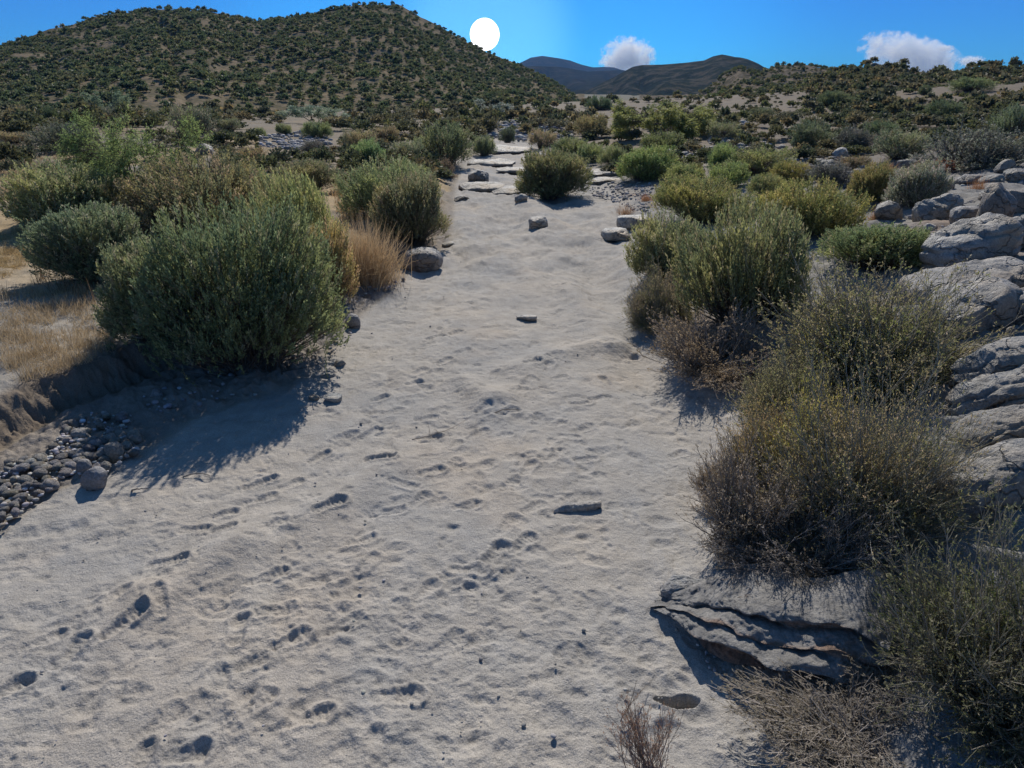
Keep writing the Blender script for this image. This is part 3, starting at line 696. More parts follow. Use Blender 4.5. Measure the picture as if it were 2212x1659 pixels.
near_plants = [
 # left of the wash
  (545, 838, 385, 455, 'leafA', (.88, .98, .82), S, "largest rounded dark green shrub, overhanging the cut bank left of the sand"),
 (365, 800, 235, 520, 'leafB', (1.05, 1.08, .95), S, "green lobe grown together with the largest shrub, on its left side"),
 (222, 618, 225, 440, 'leafB', (.9, 1.0, .95), S, "dark green shrub with its shadow on bare soil, left of the largest shrub"),
 (450, 520, 330, 348, 'leafC', (1.15, 1.0, .85), S, "wide olive brown shrub rising right behind the largest green shrub"),
 (655, 590, 180, 388, 'leafC', (1.35, 1.35, .95), S, "light yellow green shrub with pale seed heads, behind the largest shrub's right shoulder"),
 (705, 660, 120, 480, 'leafD', (1.5, 1.2, .95), S, "olive and tan shrub between the largest green shrub and the orange dry grass"),
 (155, 505, 215, 358, 'leafD', (1.1, 1.15, .95), S, "low green shrub spread under the wispy tree on the left bank"),
 (148, 330, 130, 266, 'midA', (.55, .6, .75), S, "very dark rounded shrub alone on the pale slope at far left"),
 (228, 268, 58, 228, 'midC', (.7, .75, .85), S, "dark shrub between the dark rounded shrub and the wispy tree"),
 (667, 418, 132, 346, 'leafD', (1.0, .95, .85), S, "dark green shrub fringed with pale dry heads, left of the sandy path"),
 (536, 357, 78, 318, 'midC', (1.2, .95, .85), S, "brownish shrub just right of the wispy tree's crown"),
 (613, 292, 36, 267, 'midB', (.9, 1, .8), S, "tiny green shrub above the left cobble patch"),
 (686, 299, 70, 262, 'midB', (.8, .95, .75), S, "green shrub behind the left cobble patch, below the feathery tree"),
 (561, 298, 32, 275, 'midB', (1, 1.1, .9), S, "small grey green shrub beside the bright white stone"),
 (497, 287, 44, 255, 'midC', (.9, .95, .9), S, "grey green shrub left of the straw coloured clearing"),
 (420, 292, 84, 228, 'midC', (.95, .95, 1.0), S, "tall grey green shrub directly behind the wispy tree's right edge"),
 (684, 336, 74, 298, 'twD', (1.1, 1.1, 1.2), S, "see-through grey shrub on the right part of the left cobble patch"),
 (210, 358, 60, 320, 'midC', (.8, .8, .8), S, "dark low shrub under the very dark rounded shrub"),
 (30, 312, 70, 285, 'midC', (1.2, 1.0, .9), S, "brownish shrub at the left border of the picture"),
 # middle
 (845, 475, 180, 350, 'leafC', (1.15, 1.25, 1.0), S, "green upper shrub of the pair on the left edge of the wash"),
 (895, 540, 165, 375, 'leafB', (1.15, 1.05, .95), S, "olive front shrub of the pair, casting its shadow on a grey boulder"),
 (795, 370, 76, 305, 'leafD', (1.05, 1.35, .95), S, "bright green ball shaped shrub left of the wash"),
 (960, 356, 138, 268, 'midA', (.78, .85, .75), S, "big dark green shrub left of the head of the wash"),
 (1047, 338, 54, 292, 'midB', (.85, .95, .85), S, "small dark shrub right of the big dark one at the head of the wash"),
 (965, 386, 54, 338, 'twD', (1.5, 1.2, 1.1), S, "small pinkish brown dry shrub at the foot of the big dark one"),
 (886, 355, 70, 303, 'midC', (1.1, 1.15, 1.1), S, "grey green shrub between the ball shaped and the big dark shrub"),
 (1192, 430, 166, 322, 'leafB', (1.05, 1.0, .8), S, "two toned green shrub standing in the middle of the wash"),
 (1236, 344, 80, 296, 'midB', (.8, .9, .7), S, "dark green shrub left of the round bush row, behind the mid wash shrub"),
 (1275, 352, 60, 310, 'midB', (1.0, 1.15, .85), S, "green shrub second in the row right of the wash head"),
 (1322, 358, 60, 314, 'midB', (1.0, 1.1, .9), S, "green shrub third in the row right of the wash head"),
 (1396, 392, 118, 318, 'leafD', (1.05, 1.25, .75), S, "bright green dome shaped shrub with shadow below, right of the wash head"),
 (1278, 298, 62, 246, 'midC', (1.15, 1.0, .8), S, "olive brown shrub left of the yellow green tree"),
 (1172, 322, 60, 280, 'midC', (1.4, 1.15, 1.1), S, "brown shrub in front of the central cobble bar"),
 (1096, 310, 34, 274, 'midA', (.6, .7, .8), S, "dark narrow shrub in front of the central cobble bar"),
 (1046, 290, 40, 255, 'midC', (.9, .85, .75), S, "brownish shrub behind the left end of the central cobble bar"),
 (1018, 286, 30, 258, 'midC', (.9, .9, .8), S, "small olive shrub left end of the central cobble bar"),
 (838, 310, 46, 270, 'midC', (1.2, 1.0, .95), S, "brown shrub above the ball shaped green shrub"),
 (776, 330, 74, 278, 'midC', (1.25, 1.1, 1.0), S, "grey brown shrub behind the ball shaped green shrub, to its left"),
 (802, 253, 28, 233, 'midA', (.6, .7, .7), S, "small dark shrub at the foot of the big hill"),
 # right of the wash
 (1512, 488, 240, 390, 'leafC', (1.2, 1.15, .7), S, "broad olive green shrub behind the flat ledge blocks, right of the wash"),
 (1435, 618, 170, 470, 'leafD', (1.15, 1.15, 1.0), S, "grey green left shrub of the large clump on the right bank"),
 (1605, 725, 255, 462, 'leafC', (1.1, 1.08, .85), S, "tall olive green main shrub of the large clump on the right bank"),
 (1425, 725, 130, 575, 'twB', (1.25, 1.1, 1.0), S, "straggly brown shrub at the clump's foot, leaning over the sand"),
 (1530, 845, 290, 665, 'twC', (1.1, 1.02, .88), S, "low reddish tipped dry shrub in front of the large clump"),
 (1735, 528, 210, 398, 'leafC', (1.3, 1.2, .7), S, "olive yellow shrub between the right clump and the boulders"),
 (1890, 605, 222, 485, 'leafB', (1.0, 1.12, .85), S, "green shrub left of the big striped boulder"),
 (1885, 870, 400, 565, 'twB', (1.3, 1.22, .95), S, "tall grey green wispy shrub in front of the reclining boulder"),
 (1840, 1200, 470, 768, 'twA', (1.25, 1.08, .92), S, "largest grey brown twiggy shrub with feathery top, above the dark overhang"),
 (1690, 945, 200, 745, 'twB', (1.25, 1.25, .95), S, "grey green wispy shrub filling the gap left of the feathery topped one"),
 (1740, 1130, 230, 830, 'twB', (1.75, 1.55, .62), S, "yellow green broom of stems in front of the largest twiggy shrub"),
 (1660, 1090, 200, 862, 'twB', (1.6, 1.25, .9), S, "olive tan twiggy shrub at the left shoulder of the largest one"),
 (1560, 1100, 130, 960, 'twC', (.95, .85, .7), S, "small brownish tuft like shrub at the sand's edge, left of the twiggy shrubs"),
 (1720, 1292, 360, 1040, 'twC', (.8, .85, .95), S, "bluish grey bare branched shrub hanging over the reddish ledge"),
 (1620, 1210, 260, 940, 'twC', (.95, .95, .95), S, "grey dry shrub lobe spilling down towards the sand, left foot of the largest twiggy shrub"),
 (2130, 1640, 560, 1125, 'twB', (.66, .70, .60), S, "green brown twiggy shrub filling the lower right corner"),
 (1840, 1760, 520, 1555, 'twC', (.85, .9, .92), S, "low grey shrub with pale seed heads along the bottom border"),
 (1395, 1720, 170, 1515, 'twS', (1.2, .95, .85), S, "sparse reddish twiggy shrub at the bottom border, on the sand"),
 (1975, 455, 118, 352, 'leafD', (1.2, 1.15, 1.35), S, "blue grey shrub just above the boulder row"),
 (1880, 445, 100, 356, 'leafD', (1.1, .95, .65), S, "dark olive shrub with yellowish crown, left of the blue grey shrub"),
 (1795, 408, 120, 346, 'twD', (1.1, 1.15, 1.35), S, "pale grey see-through shrub below the leaning white rock"),
 (1704, 402, 80, 350, 'leafD', (1.3, 1.15, .65), S, "yellow olive dome shrub right of the shrub row"),
 (1572, 412, 90, 350, 'midB', (.95, 1.15, .75), S, "green shrub in the row above the broad olive one"),
 (1477, 398, 92, 352, 'midB', (1.0, 1.1, .75), S, "low green shrub right of the bright dome shaped shrub"),
 (1562, 374, 60, 308, 'midB', (.95, 1.2, .8), S, "bright green left half of the tall pair below the cobble chute"),
 (1636, 384, 130, 318, 'midC', (1.0, 1.05, .7), S, "olive right half of the tall pair below the cobble chute"),
 (1652, 430, 74, 378, 'leafD', (1.2, 1.2, .85), S, "small yellow green shrub below the yellow olive dome"),
 (1845, 372, 70, 336, 'midC', (1.0, .8, .75), S, "dark brownish shrub right of the leaning white rock"),
 (2095, 372, 225, 268, 'twD', (1.05, 1.15, 1.2), S, "huge grey green spreading shrub above the right boulders"),
 (1940, 348, 100, 280, 'midC', (.95, 1.0, .95), S, "grey green shrub left of the huge spreading shrub"),
 (1842, 332, 92, 270, 'twD', (1.0, 1.05, 1.15), S, "grey open shrub between two dark thickets, above the leaning white rock"),
 (1748, 326, 100, 262, 'midA', (.65, .75, .75), S, "dark green thicket above the right cobble field"),
 (1900, 300, 70, 262, 'midA', (.6, .75, .65), S, "dark green thicket right of the grey open shrub"),
 (2190, 305, 90, 225, 'midA', (.65, .8, .85), S, "dark blue green thicket against the right border"),
 (2062, 372, 70, 345, 'midC', (2.2, 1.0, .8), S, "low rust red shrub in front of the huge spreading shrub"),
 (2034, 265, 74, 216, 'midA', (.55, .68, .62), S, "dark round oak like shrub in the middle of the right slope"),
 (1798, 232, 62, 196, 'midA', (.6, .72, .62), S, "dark broad shrub at the foot of the rocky slope"),
 (1838, 232, 40, 210, 'midA', (.65, .75, .65), S, "smaller dark shrub touching the dark broad one on the rocky slope"),
 (2096, 200, 88, 168, 'midA', (.8, .95, .75), S, "wide pale green shrub high on the rocky slope"),
 (1938, 190, 24, 166, 'midA', (.5, .65, .55), S, "small very dark upright shrub high on the rocky slope"),
 (1995, 208, 28, 184, 'midA', (.6, .7, .65), S, "small dark shrub right of the upright one on the rocky slope"),
 (1640, 262, 60, 232, 'midA', (.7, .75, .7), S, "dark shrub right of the yellow green tree"),
 (1430, 330, 100, 285, 'midB', (.7, .8, .6), S, "shaded dark green shrub under the left side of the yellow green tree"),
 (1560, 305, 70, 262, 'midC', (.9, .95, .85), S, "grey green shrub under the right side of the yellow green tree"),
]
for i, a in enumerate(near_plants):
    place(a[0], a[1], a[2], a[3], a[4], a[5], a[6], a[7], "shrub")
TR = [
 (315, 480, 285, 212, 'treeA', (.95, 1.05, .9), "wispy_tree", "wispy see-through green tree with dark forked trunk, left bank"),
 (1425, 312, 225, 207, 'treeB', (1.15, 1.15, .8), "wispy_tree", "wide yellow green wispy tree right of the wash head"),
 (682, 268, 135, 222, 'treeC', (.95, 1.05, 1.1), "wispy_tree", "hazy grey green feathery tree at the foot of the big hill, left"),
 (1058, 258, 95, 212, 'treeC', (1.0, 1.0, 1.25), "wispy_tree", "hazy grey feathery tree where the big hill meets the plain, centre"),
 (1293, 240, 52, 208, 'midA', (.5, .68, .6), "dark_tree", "small dark conical tree on the plain left of the yellow green tree"),
 (230, 255, 110, 190, 'treeC', (.75, .85, .8), "wispy_tree", "dark grey green feathery tree at the hill's foot, above the far left slope"),
 (118, 275, 30, 232, 'midA', (.42, .55, .5), "dark_tree", "small dark spiky tree at far left, near the pale blue box"),
]
for a in TR:
    o = place(*a[:7], a[7], "tree")
    for ch in o.children:
        if ch.name.startswith("stems"): ch.name = "trunk"
        if ch.name.startswith("foliage"): ch.name = "crown"

# ------------------------------------------------------------------ dry grass
TM = [tuft(.5, .42, 260, 60+i).mesh("grass_tuft", M_grass) for i in range(3)]
tufts = [
 (1878, 430, 22, 388, (1.0, .62, .45), "orange dry grass tuft standing upright above the pale edged boulder"),
 (2113, 415, 34, 375, (1.0, .66, .5), "orange dry grass tuft growing beside the upper right boulders, larger one"),
 (2163, 428, 24, 403, (1.0, .7, .4), "yellow orange grass tuft on top of the tall right boulder"),
 (1888, 478, 26, 440, (1.0, .68, .48), "orange grass tuft below the dark olive shrub"),
 (1984, 360, 16, 335, (1.0, .72, .5), "slim straw tuft left of the rust red shrub"),
 (1918, 368, 26, 344, (1.0, .7, .5), "orange straw tuft behind the blue grey shrub"),
 (1740, 372, 26, 350, (1.0, .7, .5), "orange straw tuft behind the yellow olive dome shrub"),
 (1352, 466, 36, 432, (.95, .75, .7), "pale dry tuft on the gravel above the ledge blocks"),
 (1396, 436, 26, 412, (1.0, .65, .5), "reddish straw tuft left of the broad olive shrub"),
]
for a in tufts:
    g = gp(a[0], a[1]); z = (g-CO)@FW; w = a[2]*z/F; h = (a[1]-a[3])*z/F/.9
    o = ob("grass_tuft", TM[RNG.integers(3)], None, g, a[4]); s = w/.42
    o.scale = (s, s, h/.42); o.rotation_euler.z = RNG.uniform(0, 6); tag(o, a[5], "grass tuft", "dry grass tufts on the rocky right side")
# the big orange tuft at the wash's left edge
PR['straw'] = (tuft(1.2, .9, 2600, 70, .006).mesh("straw", M_grass), TM[0], 1.2, .9)
g = gp(772, 618); z = (g-CO)@FW
o = ob("dry_grass_clump", PR['straw'][0], None, (g[0], g[1]+.35, float(H(g[0], g[1]+.35))), (1.25, 1.12, 1.0)); s = 150*z/F/1.15
o.scale = (s, s, 165*z/F/.9/.95); tag(o, "big clump of orange tan dry grass between the shrubs on the left wash edge", "grass clump")
# straw fields (uncountable)
def field(name, label, poly, n, hh, col, seed, wd=.005, zone=None):
    rs = np.random.default_rng(seed); A = Acc(); pts = []
    poly = np.array(poly, float)
    x0, y0 = poly.min(0); x1, y1 = poly.max(0); k = 0
    while len(pts) < n and k < n*40:
        k += 1
        q = rs.uniform([x0, y0], [x1, y1])
        ins = False; j = len(poly)-1
        for i in range(len(poly)):
            if (poly[i][1] > q[1]) != (poly[j][1] > q[1]) and q[0] < (poly[j][0]-poly[i][0])*(q[1]-poly[i][1])/(poly[j][1]-poly[i][1])+poly[i][0]: ins = not ins
            j = i
        if ins: pts.append(q)
    base = flat(pts, .35); zz = H(base[:, 0], base[:, 1])
    P = np.stack([base[:, 0], base[:, 1], zz], 1)
    den = n2(P[:, 0]*3, P[:, 1]*3)+.5; P = P[den > rs.uniform(0, .75, len(P))]
    tf = [tuft(.22, 1.0, 9, seed*10+i, wd) for i in range(6)]
    for i, p in enumerate(P):
        t = tf[i % 6]; h = hh*rs.uniform(.5, 1.3); a = rs.uniform(0, 6.28); c, s_ = math.cos(a), math.sin(a)
        v = t.v[0]; V = np.stack([v[:, 0]*c-v[:, 1]*s_, v[:, 0]*s_+v[:, 1]*c, v[:, 2]*h], 1)+p
        A.add(V, t.f[0], t.c[0]*np.array(col)*rs.uniform(.75, 1.2))
    o = ob(name, A.mesh(name, M_grass)); tag(o, label, "dry grass", kind='stuff')
field("dry_grass", "straw coloured dry grass standing on the bank at the left border", [(0, 655), (150, 640), (235, 650), (250, 760), (160, 800), (60, 830), (0, 790)], 1300, .17, (1.05, 1.0, .95), 3)
field("dry_grass", "short golden dry grass left of the dark green shrub", [(0, 545), (130, 500), (128, 560), (0, 625)], 1300, .09, (1.15, 1.05, .8), 4)
field("dry_grass", "thin straw grass on the pale left slope", [(0, 290), (110, 300), (200, 380), (80, 460), (0, 470)], 1500, .16, (.85, .8, .7), 5, .012)
field("dry_grass", "straw grass beside the sandy path left of the wash", [(700, 380), (770, 380), (800, 470), (740, 480)], 500, .2, (1.0, .85, .65), 6, .01)
field("dry_grass", "thin dry stalks on the bank in front of the dark green shrub", [(70, 600), (200, 620), (260, 700), (90, 660)], 60, .4, (.6, .5, .42), 8, .006)

# ------------------------------------------------------------------ small desert scrub of the plain and the hillsides
def on_screen(p):
    x, y, z = proj(p); return (x > -60) & (x < 2270) & (y > -40) & (y < 1700) & (z > 0)
rs = np.random.default_rng(99)
items = []          # kind, pos, width, height, tint
hx = HILLS['hill']
def scatter_hill(key, n, wmin, wmax, tints, zone, dens=None, hr=(.5, .8)):
    X, Y, Z = HILLS[key]; nt, na = X.shape
    i = (rs.random(n)**1.0*(nt-1.02)); j = rs.random(n)*(na-1.02)
    # even out the density over real ground area
    ii, jj = i.astype(int), j.astype(int)
    rr = np.hypot(X[ii, jj], Y[ii, jj]); keep = rs.random(n) < rr/rr.max()
    i, j, ii, jj = i[keep], j[keep], ii[keep], jj[keep]; fi, fj = i-ii, j-jj
    def L_(Q): return (Q[ii, jj]*(1-fj)+Q[ii, jj+1]*fj)*(1-fi)+(Q[ii+1, jj]*(1-fj)+Q[ii+1, jj+1]*fj)*fi
    P = np.stack([L_(X), L_(Y), L_(Z)], 1); P = P[on_screen(P)]
    for p in P:
        d = n2(p[0]*.09, p[1]*.09)
        if d < -.28 and rs.random() < .75: continue
        w = wmin+(wmax-wmin)*rs.random()**1.8
        items.append((zone, p, w, w*rs.uniform(*hr), tints[rs.integers(len(tints))]))
DG = [(.75, .9, .75), (.6, .78, .68), (.85, .95, .7), (1.0, 1.0, .8), (1.2, 1.1, .95), (.7, .8, .8)]
MX = DG+[(1.5, 1.2, 1.0), (1.6, 1.35, 1.2), (1.1, 1.2, .8), (1.3, 1.25, 1.3)]
DH = [(a*.62, b*.66, c*.7) for a, b, c in DG]
scatter_hill('hill', 20000, .5, 1.35, [(a*1.7, b*1.6, c*1.6) for a, b, c in DH], 'hill')
scatter_hill('stony_hill', 4800, .7, 1.6, [(a*1.6, b*1.4, c*1.2) for a, b, c in DH]+[(1.0, .9, .7)], 'stony')
MU = [(a*.75+.12, b*.72+.08, c*.75+.12) for a, b, c in MX]
scatter_hill('rocky_slope', 4200, .3, 1.3, MU, 'slope')
# plain: between the wash and the hills
n = 6000
px = rs.uniform(-40, 2260, n); py = 212+264*rs.random(n)**2.0
fl = flat(np.stack([px, py], 1), .6)
named = [(a[0], a[1], a[2]) for a in near_plants+TR]
for (x, y, _), qx, qy in zip(fl, px, py):
    r_ = math.hypot(x, y)
    if r_ > (98 if qx < 1150 else 190): continue
    if xE(y)-.5 < x < xR(y)+.8 and y < 46: continue
    if y < 20 and x < xR(y)+2: continue
    if 560 < qx < 720 and 280 < qy < 335: continue
    if y < 22 and x > 0: continue
    if n2(x*.13+3, y*.13) < -.12 and rs.random() < .7: continue
    if qx > 1250 and rs.random() < .12: continue
    w = (.4+1.5*rs.random()**1.8)*(.9 if r_ > 40 else .6)*(.75 if qx > 1250 else 1)
    items.append(('plain', np.array([x, y, float(H(x, y))]), w, w*rs.uniform(.4, .8), MU[rs.integers(len(MU))]))
app = np.array([w/proj(p)[2] for _, p, w, _, _ in items])
order = np.argsort(-app)
LB = {'hill': ("small dark shrub scattered over the big left hill", "shrubs scattered over the big left hill"),
      'stony': ("small dark shrub on the stony hill behind the right slope", "shrubs on the stony hill"),
      'slope': ("small shrub on the rocky slope under the right skyline", "shrubs on the rocky right slope"),
      'plain': ("low scrub plant on the plain between the wash and the hills", "scrub plants on the plain")}
rest = {}
for k, idx in enumerate(order):
    zone, p, w, h, t = items[idx]
    if k < 300:
        o = ob("scrub_plant", SS_m[k % 5], None, (p[0], p[1], p[2]-.05*h), t)
        o.scale = (w, w, h/.8); o.rotation_euler.z = rs.uniform(0, 6.28)
        qx_, qy_, _z = proj(p); tone = 'brownish' if t[0] > 1.25*t[1] else 'bluish grey' if t[2] > t[1]*1.03 and t[0] > .8 else 'pale' if t[0] > 1.05 else 'dark green' if t[1] < .85 else 'green'
        shp = 'wide' if w > 1.5*h else 'rounded'
        if zone == 'plain':
            reg = ('on the slope behind the straw grass' if qx_ < 260 else 'around the left wispy tree' if qx_ < 520 else 'near the left cobble patch' if qx_ < 760 else 'left of the head of the wash' if qx_ < 1060 else 'by the central cobble bar' if qx_ < 1290 else 'around the yellow green tree' if qx_ < 1560 else 'above the right cobble field' if qx_ < 1880 else 'above the right boulders')
            reg += ', farther off' if _z > 45 else ', nearer'
            tag(o, f"{shp} {tone} scrub plant {reg}", "scrub plant", f"{shp} {tone} scrub plants {reg}")
        elif zone == 'slope': tag(o, f"small {shp} {tone} shrub on the rocky slope under the right skyline{', left half' if qx_ < 1950 else ', right half'}", "scrub plant", f"{shp} {tone} shrubs on the rocky right slope{', left half' if qx_ < 1950 else ', right half'}")
        else: tag(o, LB[zone][0], "scrub plant", LB[zone][1])
    else: rest.setdefault(zone, []).append((p, w, h, t))
for zone, lst in rest.items():
    A = Acc(); lo = [small_shrub(150+i, 100, (.26, .19)) for i in range(6)]
    for i, (p, w, h, t) in enumerate(lst):
        V, Fq, c = lo[i % 6]; a = rs.uniform(0, 6.28); cs, sn = math.cos(a)*w, math.sin(a)*w
        A.add(np.stack([V[:, 0]*cs-V[:, 1]*sn, V[:, 0]*sn+V[:, 1]*cs, V[:, 2]*h/.8-.05*h], 1)+p, Fq, c*np.array(t))
    o = ob("desert_scrub", A.mesh("desert_scrub", M_leaf)); tag(o, {'hill': "dense dark scrub covering the big left hill", 'stony': "dark scrub covering the stony hill", 'slope': "mixed scrub covering the rocky right slope", 'plain': "low green and brown scrub covering the plain"}[zone], "scrub", kind='stuff')

# ------------------------------------------------------------------ rocks
def ico(sub):
    import bmesh
    bm = bmesh.new(); bmesh.ops.create_icosphere(bm, subdivisions=sub, radius=1)
    V = np.array([v.co[:] for v in bm.verts]); Fq = np.array([[v.index for v in f.verts] for f in bm.faces]); bm.free()
    return V, Fq
ICO = {k: ico(k) for k in (2, 3, 5, 6)}
def rockgeo(dim, seed, sub=5, cuts=9, box=3.2, rough=.14, groove=0, gdir=(0, .3, 1), gfreq=7, cutd=(.74, .98)):
    rs = np.random.default_rng(seed); V, Fq = ICO[sub]; V = V.copy()
    n = np.linalg.norm(np.abs(V)**1.0, axis=1)
    V = V/((np.abs(V)**box).sum(1)**(1/box))[:, None]
    for _ in range(cuts):
        d = unit(rs.normal(size=3)); lim = rs.uniform(*cutd); s = V@d; ex = np.maximum(s-lim, 0)
        V = V-d*(ex*.88)[:, None]
    V = V*np.array(dim)/2
    m = max(dim)
    N = unit(V/np.array(dim))
    V = V+N*(rough*m*.5*fbm3(V+seed, m*.35, 5, .55))[:, None]
    if groove:
        g = unit(np.array(gdir, float)); s = (V@g)/m*gfreq+1.2*fbm3(V+seed, m*.5, 3)
        fr = s-np.floor(s); cut = np.exp(-((fr-.5)/.13)**2)*(.5+n3(np.stack([np.floor(s)*3.3, V[:, 0]/m*2, V[:, 1]/m*2], 1)))
        V = V-N*(1.5*groove*m*cut)[:, None]
    return V, Fq
def rock(px, basepy, wpx, hpx, label, seed, depth=.8, tilt=(0, 0, 0), tint=(1, 1, 1), name="boulder", cat="boulder", sink=.34, group=None, zoff=0, **k):
    g = gp(px, basepy); z = (g-CO)@FW; w = wpx*z/F; h = hpx*z/F
    V, Fq = rockgeo((w, w*depth, h*(1+sink)), seed, **k)
    me = mesh_np(name, V, Fq, M_rock, smooth=True)
    d = (g-CO)[:2]; d = d/np.linalg.norm(d); xy = g[:2]+d*w*depth*.35
    o = ob(name, me, None, (xy[0], xy[1], g[2]+h*.5*(1-sink)+zoff), tint)
    o.rotation_euler = tilt
    tag(o, label, cat, group)
    return o
def rt(x=0, y=0, z=0): return (R(x), R(y), R(z))
PALE = (1.25, 1.25, 1.25)
# right slope outcrop
rock(2083, 590, 190, 105, "big striped boulder with deep diagonal cracks, lit pale grey, right of the green shrub", 1, tilt=rt(0, -22, 15), tint=(1.15, 1.16, 1.18), sub=6, groove=.05, gdir=(.35, .1, 1), gfreq=6, cuts=6, depth=.7)
rock(2150, 632, 170, 52, "smooth tapering slab below the striped boulder, reddish underneath", 2, tilt=rt(0, -12, 10), tint=(1.05, 1.05, 1.08), sub=6, groove=.02, gfreq=4, cuts=6)
rock(2055, 655, 230, 62, "long dark shaded boulder lying under the striped one", 3, tilt=rt(4, -10, 8), tint=(.9, .88, .88), sub=6, cuts=7)
rock(2085, 722, 210, 100, "rounded reclining grey boulder with one diagonal crack", 4, tilt=rt(0, -12, 12), tint=(1.1, 1.1, 1.12), sub=6, groove=.03, gdir=(.8, .2, .5), gfreq=2.3, cuts=5, depth=.65)
rock(2205, 702, 80, 65, "grey boulder cut by the right border, next to the reclining one", 5, sub=5)
rock(2150, 832, 215, 80, "long rounded bedrock rib running up to the right border", 6, tilt=rt(0, -17, 8), tint=(1.05, 1.05, 1.05), sub=6, groove=.05, gdir=(.1, .5, 1), gfreq=5, cuts=4, depth=.45)
rock(2165, 885, 260, 60, "second bedrock rib with parallel cracks, under the long rounded one", 7, tilt=rt(0, -20, 8), sub=6, groove=.06, gdir=(.1, .6, 1), gfreq=7, cuts=5, depth=.5)
rock(2150, 960, 220, 60, "third low bedrock rib half buried in gravel, right border", 8, tilt=rt(0, -20, 8), tint=(.9, .88, .86), sub=6, groove=.05, gfreq=6, cuts=5, depth=.5)
rock(2140, 1105, 260, 120, "massive sloping slab with pale top and shaded side at the right border", 9, tilt=rt(0, -22, 10), tint=(1.1, 1.1, 1.1), sub=6, groove=.03, gdir=(.1, .5, 1), gfreq=5, cuts=5, depth=.5)
rock(2020, 1140, 190, 50, "low light grey bedrock shelf in the gap right of the largest twiggy shrub", 10, tilt=rt(0, -15, 5), sub=6, groove=.03, cuts=5)
rock(2022, 478, 98, 50, "pale edged boulder with curved bands, left of the boulder row", 11, tilt=rt(0, -14, 0), tint=(1.15, 1.15, 1.15), sub=6, groove=.04, gdir=(1, .1, .6), gfreq=5, cuts=6)
rock(2090, 492, 80, 42, "rounded grey boulder right of the pale edged one", 12, sub=5, tint=(1.05, 1.05, 1.1))
rock(2075, 520, 95, 38, "low sloping boulder above the big striped one", 13, tilt=rt(0, -22, 0), sub=5)
rock(2140, 500, 62, 100, "tall pinkish brown standing boulder near the right border", 14, tint=(.95, .85, .78), sub=5, depth=.9)
rock(2185, 470, 78, 52, "boulder resting against the top of the tall standing one", 15, tint=(.9, .82, .76), sub=5, tilt=rt(0, 15, 0))
rock(2190, 545, 100, 75, "arched grey boulder with concentric bands at the right border", 16, sub=6, groove=.04, gdir=(0, .3, 1), gfreq=5, cuts=4)
rock(1916, 478, 55, 40, "grey boulder leaning out of the shrubs, left end of the boulder row", 17, sub=5, tilt=rt(0, -25, 0))
rock(2008, 500, 26, 16, "small bright white stone left of the big striped boulder", 18, tint=(1.7, 1.7, 1.75), sub=3)
rock(1962, 512, 46, 12, "flat pale slab fragment between green shrub and boulders", 19, tint=(1.45, 1.45, 1.45), sub=3)
rock(1945, 498, 24, 14, "small pale stone right of the leaning boulder", 20, tint=(1.3, 1.3, 1.3), sub=3)
rock(2092, 398, 60, 18, "flat topped boulder in the shade of the rust red shrub", 21, sub=5, tint=(.8, .8, .85))
rock(2140, 398, 50, 16, "oblong boulder left of the rock step, high on the right", 22, sub=5, tilt=rt(0, -15, 0))
rock(2168, 375, 40, 26, "upper boulder of the rock step near the right border", 23, sub=5, tilt=rt(0, -30, 0), tint=(.95, .9, .85))
rock(2190, 390, 44, 26, "squarish boulder under the upper one of the rock step", 24, sub=5)
rock(2150, 440, 66, 30, "banded boulder below the rock step", 25, sub=5, groove=.03)
rock(2040, 415, 40, 22, "pale topped boulder above the orange tuft", 26, sub=5)
rock(1815, 345, 36, 24, "leaning white rock with a bright flat face among the shrubs", 27, tilt=rt(0, -38, 0), tint=(1.6, 1.6, 1.65), sub=3, cuts=12, name="white_rock")
rock(1958, 362, 42, 18, "pair stone with pale top behind the blue grey shrub", 28, tint=(1.1, 1.1, 1.1), sub=3)
rock(1858, 456, 85, 16, "flat pale rock pavement left of the leaning boulder", 29, tint=(1.1, 1.1, 1.08), sub=5, depth=1.2, sink=.5)
rock(2175, 740, 20, 34, "small upright dark stone in front of the reclining boulder", 30, tint=(.8, .75, .7), sub=3)
rock(2100, 770, 50, 26, "broken pale stone on the gravel below the reclining boulder", 31, tint=(1.2, 1.15, 1.05), sub=3)
rock(1706, 770, 60, 40, "pale boulder peeping out between the clump and the wispy shrub", 32, tint=(1.2, 1.2, 1.15), sub=5)
